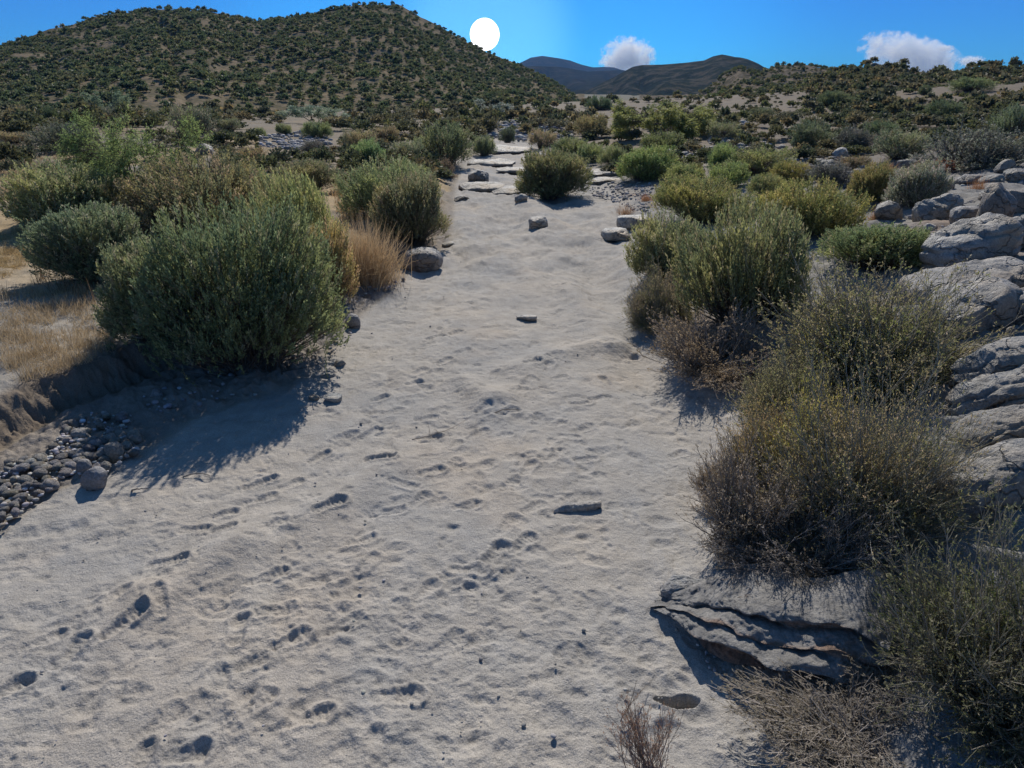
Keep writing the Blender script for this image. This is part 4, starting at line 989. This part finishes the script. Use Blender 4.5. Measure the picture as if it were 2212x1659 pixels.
# overhang below the largest twiggy shrub
def outcrop():
    A0, B0 = gp(1412, 1300), gp(1895, 1452); ab = (B0-A0)[:2]; Ln = np.linalg.norm(ab); t_ = ab/Ln; nrm = np.array([t_[1], -t_[0]])
    prof = np.array([(-.75, .60), (-.45, .585), (-.2, .55), (-.06, .52), (0, .485), (.0, .46), (-.05, .435), (-.06, .41), (.0, .405), (.08, .395), (.15, .37), (.19, .34), (.185, .315), (.12, .295), (.10, .27), (.15, .262), (.22, .25), (.28, .225), (.31, .195), (.30, .17), (.22, .15), (.12, .12), (.06, .06), (.05, -.02), (.1, -.12)])
    tt = np.linspace(0, 1, len(prof)); T = np.linspace(0, 1, 190); P = np.stack([np.interp(T, tt, prof[:, 0]), np.interp(T, tt, prof[:, 1])], 1)
    nu = 420; u = np.linspace(0, 1, nu); U, K = np.meshgrid(u, np.arange(190), indexing='ij')
    sc = sst(-.02, .45, U)*.75+.18+.12*n2(U*5+3, K*0); sc = sc*(1-.35*sst(.85, 1, U))
    sc2 = sc*(.56+.14*n2(U*3.3+1, K*.05)); d = P[K, 0]*sc2*1.15 + .10*n2(U*6, K*.035) + .05*n2(U*19, K*.08); z = P[K, 1]*sc2
    z += .035*n2(U*4+9, K*.02)*sst(.1, .5, sc) - .05*(1-U)*0
    bow = .10*np.sin(U*3.1)
    X = A0[0]+t_[0]*U*Ln*1.02+nrm[0]*(d+bow); Y = A0[1]+t_[1]*U*Ln*1.02+nrm[1]*(d+bow)
    zb = A0[2]+(B0[2]-A0[2])*U-.03
    V = np.stack([X, Y, zb+z+.03*U], -1).reshape(-1, 3)
    n_ = np.array([nrm[0], nrm[1], .6]); n_ = n_/np.linalg.norm(n_)
    V = V+n_*((.085*fbm3(V+3, .30, 5, .6)+.03*np.abs(fbm3(V*np.array([1, 1, 5.]), .2, 3)))[:, None])
    C_ = np.array([.215, .205, .195])*np.ones((len(V), 1)); q = (K.ravel()/190.)
    red = np.clip(sst(.17, .22, q)*(1-sst(.28, .33, q))+sst(.42, .47, q)*(1-sst(.56, .6, q))+sst(.74, .79, q)*.8, 0, 1)*np.clip(sst(.12, .35, U.ravel())+0, 0, 1)
    red = np.clip(red*(1+1.2*fbm3(V, .15, 3)), 0, 1)[:, None]; C_ = C_*(1-red)+np.array([.235, .15, .105])*red
    C_ = C_*(1+.5*fbm3(V, .06, 3))[:, None]
    i = np.arange(nu-1)[:, None]*190; j = np.arange(189)[None]
    Fq = np.stack([i+j, i+j+1, i+190+j+1, i+190+j], -1).reshape(-1, 4)
    m, ns, ls, b = mat_new("stained_granite"); at = nd(ns, 'ShaderNodeAttribute', attribute_name='Col'); tc = ns.new('ShaderNodeTexCoord').outputs['Object']
    g = noise(ns, ls, 70, 4, .7, tc); c = mixc(ns, ls, 'MULTIPLY', 1.0, at.outputs['Color'], ramp(ns, ls, g.outputs['Fac'], [(.3, .6), (.6, 1.15)])); ls.new(c, b.inputs['Base Color'])
    b.inputs['Roughness'].default_value = .55; n1 = noise(ns, ls, 22, 8, .7, tc); bm = ns.new('ShaderNodeBump'); bm.inputs['Strength'].default_value = .9; bm.inputs['Distance'].default_value = .03
    ls.new(n1.outputs['Fac'], bm.inputs['Height']); ls.new(bm.outputs[0], b.inputs['Normal'])
    o = ob("rock_outcrop", mesh_np("rock_outcrop", V, Fq, m, C_, True)); tag(o, "layered grey and reddish rock ledges jutting over the sand below the bluish grey shrub", "rock outcrop")
outcrop()
rock(1480, 1296, 120, 30, "pale grey shining rock nose at the left tip of the layered ledges", 33, tilt=rt(12, 2, -10), tint=(1.25, 1.3, 1.38), sub=6, groove=.03, gdir=(.2, -.3, 1), gfreq=6, cuts=8, depth=.5)
rock(1860, 1420, 70, 60, "orange brown blocky stone wedged at the right end of the ledges", 37, tint=(1.0, .72, .5), sub=5)
rock(1470, 1335, 60, 26, "small blue grey stone tip below the pale rock nose", 38, tint=(.95, 1.0, 1.08), sub=5, depth=.5)
for i, (a, b_, w_, t_) in enumerate([(1590, 1432, 26, "topmost"), (1597, 1452, 24, "middle"), (1584, 1474, 28, "lowest")]):
    rock(a, b_, w_, 17, f"{t_} of three small pale stones left of the dark hollow", 40+i, tint=(1.3, 1.25, 1.15), sub=3, name="stone", cat="stone")
# stones and rocks in the wash
rock(1330, 518, 64, 20, "front block of the pale two step ledge at the right wash edge", 50, tint=(1.6, 1.6, 1.6), sub=5, cuts=6, box=4, depth=.9)
rock(1372, 494, 76, 22, "flat rear block of the pale two step ledge at the right wash edge", 51, tint=(1.6, 1.6, 1.6), sub=5, cuts=5, box=5, depth=.8)
rock(1160, 492, 46, 20, "dark sided rock sticking out of the sand mid wash", 52, tilt=rt(0, -14, 10), sub=5, sink=.45, tint=(1.5, 1.45, 1.4))
rock(1126, 436, 28, 15, "brown faced rock just below the mid wash shrub", 53, sub=5, sink=.45, tint=(1.4, 1.35, 1.3))
rock(1034, 392, 44, 22, "dark grey block at the foot of the pale bedrock steps", 54, sub=5, cuts=6, tint=(1.1, 1.12, 1.15))
rock(998, 436, 34, 12, "dark low rock on the left rim of the upper wash", 55, sub=5, tint=(1.1, 1.08, 1.05))
rock(912, 584, 92, 44, "smooth grey sand covered boulder in the shadow of the olive front shrub", 56, sub=5, tint=(.95, .95, 1.0), cuts=3, box=2.3)
rock(886, 580, 36, 14, "pale flat stone left of the sand covered boulder", 57, sub=3, tint=(1.2, 1.2, 1.2))
rock(762, 710, 34, 30, "round grey stone at the left wash edge, right of the largest shrub", 58, sub=5, cuts=5, box=2.4, tint=(1.0, 1.02, 1.1))
rock(970, 534, 30, 9, "small pale slab on the sand beside the left shrub pair", 59, sub=3, tint=(1.25, 1.25, 1.2))
rock(1138, 690, 46, 7, "thin bluish flat stone in the middle of the sand", 60, sub=5, sink=.4, tint=(1.6, 1.65, 1.7), depth=.6)
o = rock(1246, 1104, 106, 15, "long narrow half buried grey stone in the open sand", 61, sub=5, depth=.22, tilt=rt(0, -4, 8), sink=.45, tint=(1.5, 1.5, 1.5), cuts=5)
rock(720, 870, 38, 15, "bluish white flat stone just outside the big shadow", 62, sub=5, sink=.25, tint=(1.25, 1.35, 1.45))
rock(680, 866, 24, 10, "small tan stone at the tip of the big shadow", 63, sub=3, tint=(1, .9, .8))
rock(252, 1000, 42, 44, "round tan boulder on the rubble heap, topmost large one", 64, sub=5, cuts=4, box=2.5, tint=(1.05, 1.0, .92))
rock(208, 1058, 50, 48, "blue grey egg shaped boulder at the lower edge of the rubble heap", 65, sub=5, cuts=4, box=2.5, tint=(.95, 1.0, 1.15), tilt=rt(0, 25, 0))
rock(190, 1032, 34, 40, "grey boulder touching the egg shaped one", 66, sub=5, cuts=4, box=2.5, tint=(.9, .92, 1.0))
rock(295, 960, 34, 30, "dim rounded stone at the left end of the big shadow", 67, sub=5, cuts=4, box=2.4, tint=(.95, .9, .8))
rock(180, 955, 40, 26, "smooth grey stone lying on the upper rubble heap", 68, sub=5, cuts=4, tint=(1.0, 1.02, 1.05))
rock(90, 1025, 24, 24, "pale stone in the middle of the rubble slope", 69, sub=3, tint=(1.1, 1.12, 1.15))
rock(735, 792, 26, 12, "small grey stone at the right edge of the big shadow, upper one", 70, sub=3)
rock(708, 818, 30, 9, "flat sliver of stone at the right edge of the big shadow", 71, sub=3, depth=.4)
rock(340, 860, 26, 18, "pale stone inside the big shadow", 72, sub=3, tint=(1.1, 1.1, 1.2))
rock(38, 468, 52, 14, "weathered pale log like rock on the far left slope", 73, sub=5, depth=.35, tint=(1.2, 1.2, 1.25))
# pale sculpted bedrock steps at the head of the wash
for i, (a, b_, w_, h_, d_, l_) in enumerate([
    (1095, 330, 110, 8, 1.2, "farthest pale bedrock step at the head of the wash"),
    (1060, 358, 105, 8, 1.0, "second pale bedrock step at the head of the wash, left"),
    (1110, 372, 80, 6, .9, "smooth pale bedrock hump left of the mid wash shrub"),
    (1040, 412, 110, 10, .9, "nearest pale bedrock step, left side of the upper wash"),
    (1098, 420, 70, 8, 1.6, "long pale rock ramp between the steps and the mid wash shrub"),
    (1330, 378, 120, 8, .8, "pale rock pavement right of the mid wash shrub, upper sheet"),
    (1300, 398, 90, 8, .8, "pale rock pavement right of the mid wash shrub, lower sheet")]):
    rock(a, b_, w_, h_, l_, 80+i, depth=d_, tint=(1.0, .98, .96), sub=5, cuts=3, sink=.5, name="bedrock_step", cat="rock ledge")
for i, (a, b_, w_, h_, l_) in enumerate([
    (1345, 190+32, 24, 12, "grey boulder low on the rocky slope below the dark broad shrub"), ]):
    pass
rock(1848, 228, 26, 14, "grey boulder below the dark broad shrub on the rocky slope", 95, sub=3, tint=(1.0, 1.0, 1.05))
rock(1942, 238, 24, 11, "pale boulder with a white top in mid right slope", 96, sub=3, tint=(1.4, 1.35, 1.3))
rock(1948, 268, 24, 12, "tan rounded boulder below the white topped one", 97, sub=3, tint=(1.0, .9, .75))
rock(560, 305, 20, 11, "bright white stone on the left cobble patch", 98, sub=3, tint=(1.8, 1.8, 1.85))
rock(1550, 305, 44, 8, "pale flat boulder edge at the top of the cobble chute", 99, sub=3, tint=(1.3, 1.3, 1.3))
rock(445, 335, 40, 22, "pale grey rock right of the wispy tree", 100, sub=3, tint=(1.15, 1.15, 1.15))
# rock lumps along the right skyline
for i, (a, b_, w_, h_) in enumerate([(1888, 143, 16, 9), (2136, 150, 20, 8), (2110, 165, 26, 12), (2195, 175, 40, 18), (2160, 180, 30, 14), (2090, 175, 22, 10), (2140, 205, 34, 12), (1925, 195, 26, 14), (2200, 215, 36, 16), (2050, 205, 24, 10), (1905, 165, 18, 8), (1960, 172, 20, 8)]):
    X, Y, Z = HILLS['rocky_slope']
    qx, qy, _ = proj(np.stack([X, Y, Z], -1)); k = np.argmin((qx-a)**2+(qy-b_)**2); i0, j0 = np.unravel_index(k, X.shape)
    p = np.array([X[i0, j0], Y[i0, j0], Z[i0, j0]]); z = (p-CO)@FW
    V, Fq = rockgeo((w_*z/F, w_*z/F*.8, h_*z/F*1.4), 300+i, sub=3)
    o = ob("boulder", mesh_np("boulder", V, Fq, M_rock), None, p, (.75, .68, .6)); tag(o, "weathered brown boulder on the rocky slope near the right skyline", "boulder", "boulders near the right skyline")

# cobbles: fields of loose stones
cob = [mesh_np("cobble", *rockgeo((1, .8, .62), 400+i, sub=2, cuts=6, box=2.6, rough=.12), M_cob, smooth=False) for i in range(8)]
cobg = [rockgeo((1, .8, .62), 400+i, sub=2, cuts=6, box=2.6, rough=.12) for i in range(8)]
rs = np.random.default_rng(123)
def inpoly(q, poly):
    ins = False; j = len(poly)-1
    for i in range(len(poly)):
        if (poly[i][1] > q[1]) != (poly[j][1] > q[1]) and q[0] < (poly[j][0]-poly[i][0])*(q[1]-poly[i][1])/(poly[j][1]-poly[i][1])+poly[i][0]: ins = not ins
        j = i
    return ins
CF = [
 ('heap', [(150, 925), (200, 900), (285, 905), (300, 985), (240, 1030), (150, 1040), (60, 1110), (0, 1160), (0, 1010), (90, 1000)], 520, (.022, .13), "grey cobble in the heap below the cut bank", "cobbles in the rubble heap below the cut bank"),
 ('edge', [(700, 660), (850, 590), (880, 610), (800, 660), (740, 760), (700, 780)], 110, (.025, .08), "small stone along the left foot of the bank", "stones along the left foot of the bank"),
 ('shade', [(290, 850), (480, 800), (560, 860), (330, 900)], 40, (.03, .07), "dim stone lying in the shade under the largest shrub", "stones in the shade under the largest shrub"),
 ('sand', [(0, 1640), (80, 1180), (420, 980), (800, 700), (1000, 480), (1280, 480), (1380, 700), (1480, 1000), (1400, 1300), (1540, 1640)], 110, (.010, .035), "small pebble lying on the open sand", "pebbles on the open sand"),
 ('bar', [(1020, 262), (1120, 255), (1240, 275), (1240, 300), (1130, 305), (1040, 300)], 520, (.15, .5), "grey cobble on the central bar", "cobbles on the central bar"),
 ('leftbar', [(560, 295), (640, 285), (715, 295), (720, 330), (640, 325), (560, 318)], 330, (.12, .35), "blue grey cobble on the left cobble patch", "cobbles on the left cobble patch"),
 ('chute', [(1540, 262), (1620, 262), (1600, 310), (1530, 312)], 300, (.15, .4), "pale cobble in the chute behind the shrub pair", "cobbles in the chute"),
 ('field', [(1440, 318), (1540, 320), (1640, 310), (1780, 340), (1900, 370), (1880, 420), (1760, 385), (1640, 345), (1450, 350)], 560, (.1, .4), "grey cobble in the field between the right shrubs", "cobbles in the field between the right shrubs"),
 ('gravel', [(1270, 400), (1330, 385), (1420, 400), (1400, 470), (1340, 440), (1280, 425)], 420, (.04, .14), "dark pebble on the gravel right of the mid wash shrub", "pebbles right of the mid wash shrub"),
 ('slope', [(1900, 480), (2212, 330), (2212, 520), (2100, 540), (1960, 560)], 420, (.03, .12), "angular stone strewn among the right boulders", "stones strewn among the right boulders"),
 ('low', [(2060, 900), (2212, 840), (2212, 980), (2040, 1060), (1980, 1040)], 260, (.015, .05), "gravel stone between the bedrock ribs", "gravel stones between the bedrock ribs"),
 ('low2', [(2000, 740), (2212, 700), (2212, 760), (2080, 800)], 200, (.015, .05), "gravel stone below the reclining boulder", "gravel stones below the reclining boulder"),
 ('underhang', [(1420, 1330), (1560, 1420), (1600, 1500), (1560, 1500), (1500, 1390)], 60, (.01, .03), "small chip of stone at the foot of the ledges", "stone chips at the foot of the ledges"),
]
st = []
for zone, poly, n, (s0, s1), lb, gr in CF:
    pa = np.array(poly); Q = [q for q in rs.uniform(pa.min(0), pa.max(0), (n*6, 2)) if inpoly(q, poly)][:n]
    for g in gpv(Q):
        s = s0+(s1-s0)*rs.random()**2.6
        v = rs.uniform(.55, 1.25); t = np.array([v, v*rs.uniform(.93, 1.0), v*rs.uniform(.85, 1.05)])
        if rs.random() < .06: t = t*1.45
        st.append((zone, g+np.array([0, 0, s*.12+(.045 if zone == 'heap' else .02 if zone in ('edge', 'shade') else 0)]), s, t*(1.35 if zone == 'heap' else 1), lb, gr))
ap = np.array([s/proj(g)[2] for _, g, s, *_ in st]); od = np.argsort(-ap); rest = {}
for k, i in enumerate(od):
    zone, g, s, t, lb, gr = st[i]
    e = (rs.normal()*.3, rs.normal()*.3, rs.uniform(0, 6.28))
    if k < 300:
        o = ob("cobble", cob[k % 8], None, g, tuple(t)); o.scale = (s, s, s); o.rotation_euler = e
        tn = 'bright ' if t[0] > 1.25 else 'dark ' if t[0] < .75 else ''; big = 'large ' if s > np.median([q[2] for q in st if q[0] == zone])*2.2 else 'small ' if s < np.median([q[2] for q in st if q[0] == zone])*1.2 else 'middle sized '
        qx_, qy_, _z = proj(g); half = {'heap': ', upper part' if qy_ < 1000 else ', lower part', 'field': ', left end' if qx_ < 1600 else ', middle' if qx_ < 1760 else ', right end'}.get(zone, '')
        tag(o, big+tn+lb+half, "stone", big+tn+gr+half)
    else: rest.setdefault(zone, []).append((g, s, t, e))
M_cobs = leaf_mat("small_stone", 0.0, .8, .3)
for zone, lst in rest.items():
    A = Acc()
    for i, (g, s, t, e) in enumerate(lst):
        V, Fq = cobg[i % 8]; cs, sn = math.cos(e[2])*s, math.sin(e[2])*s
        A.add(np.stack([V[:, 0]*cs-V[:, 1]*sn, V[:, 0]*sn+V[:, 1]*cs, V[:, 2]*s*(1+e[0]*.5)], 1)+g, Fq, np.array([.33, .325, .325])*t)
    o = ob("gravel", A.mesh("gravel", M_cobs)); tag(o, "loose small stones: "+{c[0]: c[5] for c in CF}[zone], "gravel", kind='stuff')

# ------------------------------------------------------------------ small driftwood and the pale blue box
def stick(px, py, px2, py2, label, r=.008, lift=.02, branches=0, seed=0):
    a, b_ = gp(px, py), gp(px2, py2); rs_ = np.random.default_rng(seed)
    m = (a+b_)/2+np.array([rs_.normal()*.05, rs_.normal()*.05, lift*2]); K = 9
    pt = bez(a[None], m[None], b_[None], K); pt[0, 1:-1] += rs_.normal(size=(K-2, 3))*r*.6; pt[..., 2] += r*.6
    B = Acc(); V, Fq = tubes(pt, np.linspace(r, r*.4, K)[None], 5); B.add(V, Fq, np.array([.30, .26, .22]))
    for _ in range(branches):
        k = rs_.integers(2, K-1); p = pt[0, k]; e = p+np.array([rs_.normal()*.12, rs_.normal()*.12, abs(rs_.normal())*.04+.01])
        V, Fq = tubes(bez(p[None], ((p+e)/2+.01)[None], e[None], 5), np.linspace(r*.6, r*.25, 5)[None], 4); B.add(V, Fq, np.array([.28, .24, .2]))
    o = ob("twig", B.mesh("twig", M_twig)); tag(o, label, "twig"); return o
stick(395, 1032, 455, 1030, "thin curved twig on the sand below the big shadow", .006, seed=1)
stick(285, 1062, 320, 1058, "short twig lying below the rubble heap", .008, seed=2)
stick(890, 950, 1010, 905, "thin bent root lying across the boot prints", .004, .01, 2, 3)
stick(1070, 892, 1120, 886, "small stick half buried in mid sand", .006, seed=4)
stick(1340, 1560, 1400, 1480, "forked dry twig on the sand above the sparse reddish shrub", .004, .04, 5, 5)
stick(2140, 1150, 2212, 1105, "bare curved grey branch above the lower right shrub", .008, .12, 0, 6)
stick(1640, 1490, 1750, 1540, "bleached dead branch on the slope above the bottom border", .010, .03, 6, 7)
def box_geo(x0, x1, y0, y1, z0, z1):
    V = np.array([(x, y, z) for x in (x0, x1) for y in (y0, y1) for z in (z0, z1)], float)
    return V, np.array([[0, 1, 3, 2], [4, 6, 7, 5], [0, 4, 5, 1], [2, 3, 7, 6], [0, 2, 6, 4], [1, 5, 7, 3]])
def gauge_box():
    m, ns, ls, b = mat_new("pale_blue_paint"); b.inputs['Base Color'].default_value = (.22, .33, .42, 1); b.inputs['Roughness'].default_value = .5
    m2, _, _, b2 = mat_new("dark_frame"); b2.inputs['Base Color'].default_value = (.05, .05, .06, 1)
    g = gp(28, 272); z = (g-CO)@FW; w = 13*z/F; h = 24*z/F
    e = bpy.data.objects.new("equipment_box", None); C.objects.link(e); e.location = g
    tag(e, "small pale blue upright box among dark shrubs at far left, at the hill's foot", "equipment box")
    ob("panel", mesh_np("panel", *box_geo(-w*.35, w*.35, -.15, .15, .15*h, h), m), e)
    A = Acc()
    for s in (-1, 1):
        V, Fq = box_geo(s*w*.42-w*.06, s*w*.42+w*.06, -.08, .08, -.3, h*1.08); A.add(V, Fq, np.array([.1, .1, .1]))
    ob("post", mesh_np("post", A.v[0], A.f[0], m2), e); ob("post", mesh_np("post", A.v[1], A.f[0], m2), e)
    ob("roof", mesh_np("roof", *box_geo(-w*.6, w*.6, -.25, .25, h*1.082, h*1.16), m2), e)
gauge_box()

# ------------------------------------------------------------------ clouds and the added glare disc
def cloud(cx, cy, rx, ry, label, seed, dens=.016, cut=.0, D=5200, tilt=0, hole=0):
    m = bpy.data.materials.new("cloud_vapour"); m.use_nodes = True; n = m.node_tree.nodes; l = m.node_tree.links; n.remove(n['Principled BSDF'])
    v = n.new('ShaderNodeVolumePrincipled'); v.inputs['Color'].default_value = (1, 1, 1, 1); v.inputs['Anisotropy'].default_value = .3
    tc = n.new('ShaderNodeTexCoord'); ln = n.new('ShaderNodeVectorMath'); ln.operation = 'LENGTH'; l.new(tc.outputs['Object'], ln.inputs[0])
    mp = n.new('ShaderNodeMapping'); mp.inputs['Location'].default_value = (seed*3.1, seed, 0); mp.inputs['Scale'].default_value = (rx/ry, .8, 1); l.new(tc.outputs['Object'], mp.inputs[0])
    nz = n.new('ShaderNodeTexNoise'); nz.inputs['Scale'].default_value = 2.1; nz.inputs['Detail'].default_value = 6; nz.inputs['Roughness'].default_value = .74; l.new(mp.outputs[0], nz.inputs['Vector'])
    def M(op, a, b_):
        q = n.new('ShaderNodeMath'); q.operation = op
        for i, w in enumerate((a, b_)):
            if hasattr(w, 'is_linked'): l.new(w, q.inputs[i])
            else: q.inputs[i].default_value = w
        return q.outputs[0]
    f = M('SUBTRACT', M('MULTIPLY', nz.outputs['Fac'], 2.6), M('ADD', M('MULTIPLY', ln.outputs['Value'], .95), .52+cut))
    f = M('MULTIPLY', M('MINIMUM', M('MAXIMUM', M('MULTIPLY', f, 5.0), 0.0), 1.0), dens)
    l.new(f, v.inputs['Density']); l.new(v.outputs[0], n['Material Output'].inputs['Volume'])
    d = ray(cx, cy); p = CO+d/np.linalg.norm(d)*D; V, Fq = ICO[3]
    o = ob("cloud", mesh_np("cloud", V, Fq, m), None, p); o.scale = (rx*D/F, ry*D/F*1.3, ry*D/F); o.rotation_euler = (0, R(tilt), 0)
    tag(o, label, "cloud")
cloud(1354, 126, 58, 42, "small bright white cloud puffing up behind the central mountain ridge", 1)
cloud(1972, 126, 105, 38, "wide ragged white cloud above the rocky right skyline", 2, tilt=14)
cloud(2098, 132, 26, 9, "tiny torn cloud shreds right of the wide ragged cloud", 3, cut=.0, dens=.04)
cloud(2043, 105, 16, 6, "tiny cloud wisp above the right end of the wide ragged cloud", 4, cut=.0, dens=.05)
cloud(1882, 112, 12, 5, "tiny cloud wisp left of the wide ragged cloud", 5, cut=.0, dens=.05)
def glare_disc():
    m = bpy.data.materials.new("disc_glare"); m.use_nodes = True; n = m.node_tree.nodes; n.remove(n['Principled BSDF'])
    e = n.new('ShaderNodeEmission'); e.inputs['Color'].default_value = (1, .97, 1, 1); e.inputs['Strength'].default_value = 3
    m.node_tree.links.new(e.outputs[0], n['Material Output'].inputs['Surface'])
    V, Fq = ICO[5]; d = ray(1047, 75); D = 5600; p = CO+d/np.linalg.norm(d)*D
    o = ob("sun", mesh_np("sun", V*D*30.5/F*.93, Fq, m, smooth=True), None, p)  # added glowing disc low in the sky; the lamp's sun stands higher
    tag(o, kind='structure')
glare_disc()

# ------------------------------------------------------------------ haze
def haze():
    V, Fq = box_geo(-2700, 2700, -300, 2900, -3, 330)
    m = bpy.data.materials.new("haze_air"); m.use_nodes = True; n = m.node_tree.nodes; n.remove(n['Principled BSDF'])
    v = n.new('ShaderNodeVolumePrincipled'); v.inputs['Color'].default_value = (.22, .50, 1, 1); v.inputs['Density'].default_value = .00014
    v.inputs['Anisotropy'].default_value = 0.0
    m.node_tree.links.new(v.outputs[0], n['Material Output'].inputs['Volume'])
    o = ob("haze", mesh_np("haze", V, Fq, m)); tag(o, "thin blue haze in the air over the whole valley", "haze", kind='stuff')
haze()
print("meshes", len(bpy.data.meshes), "objects", len(bpy.data.objects))
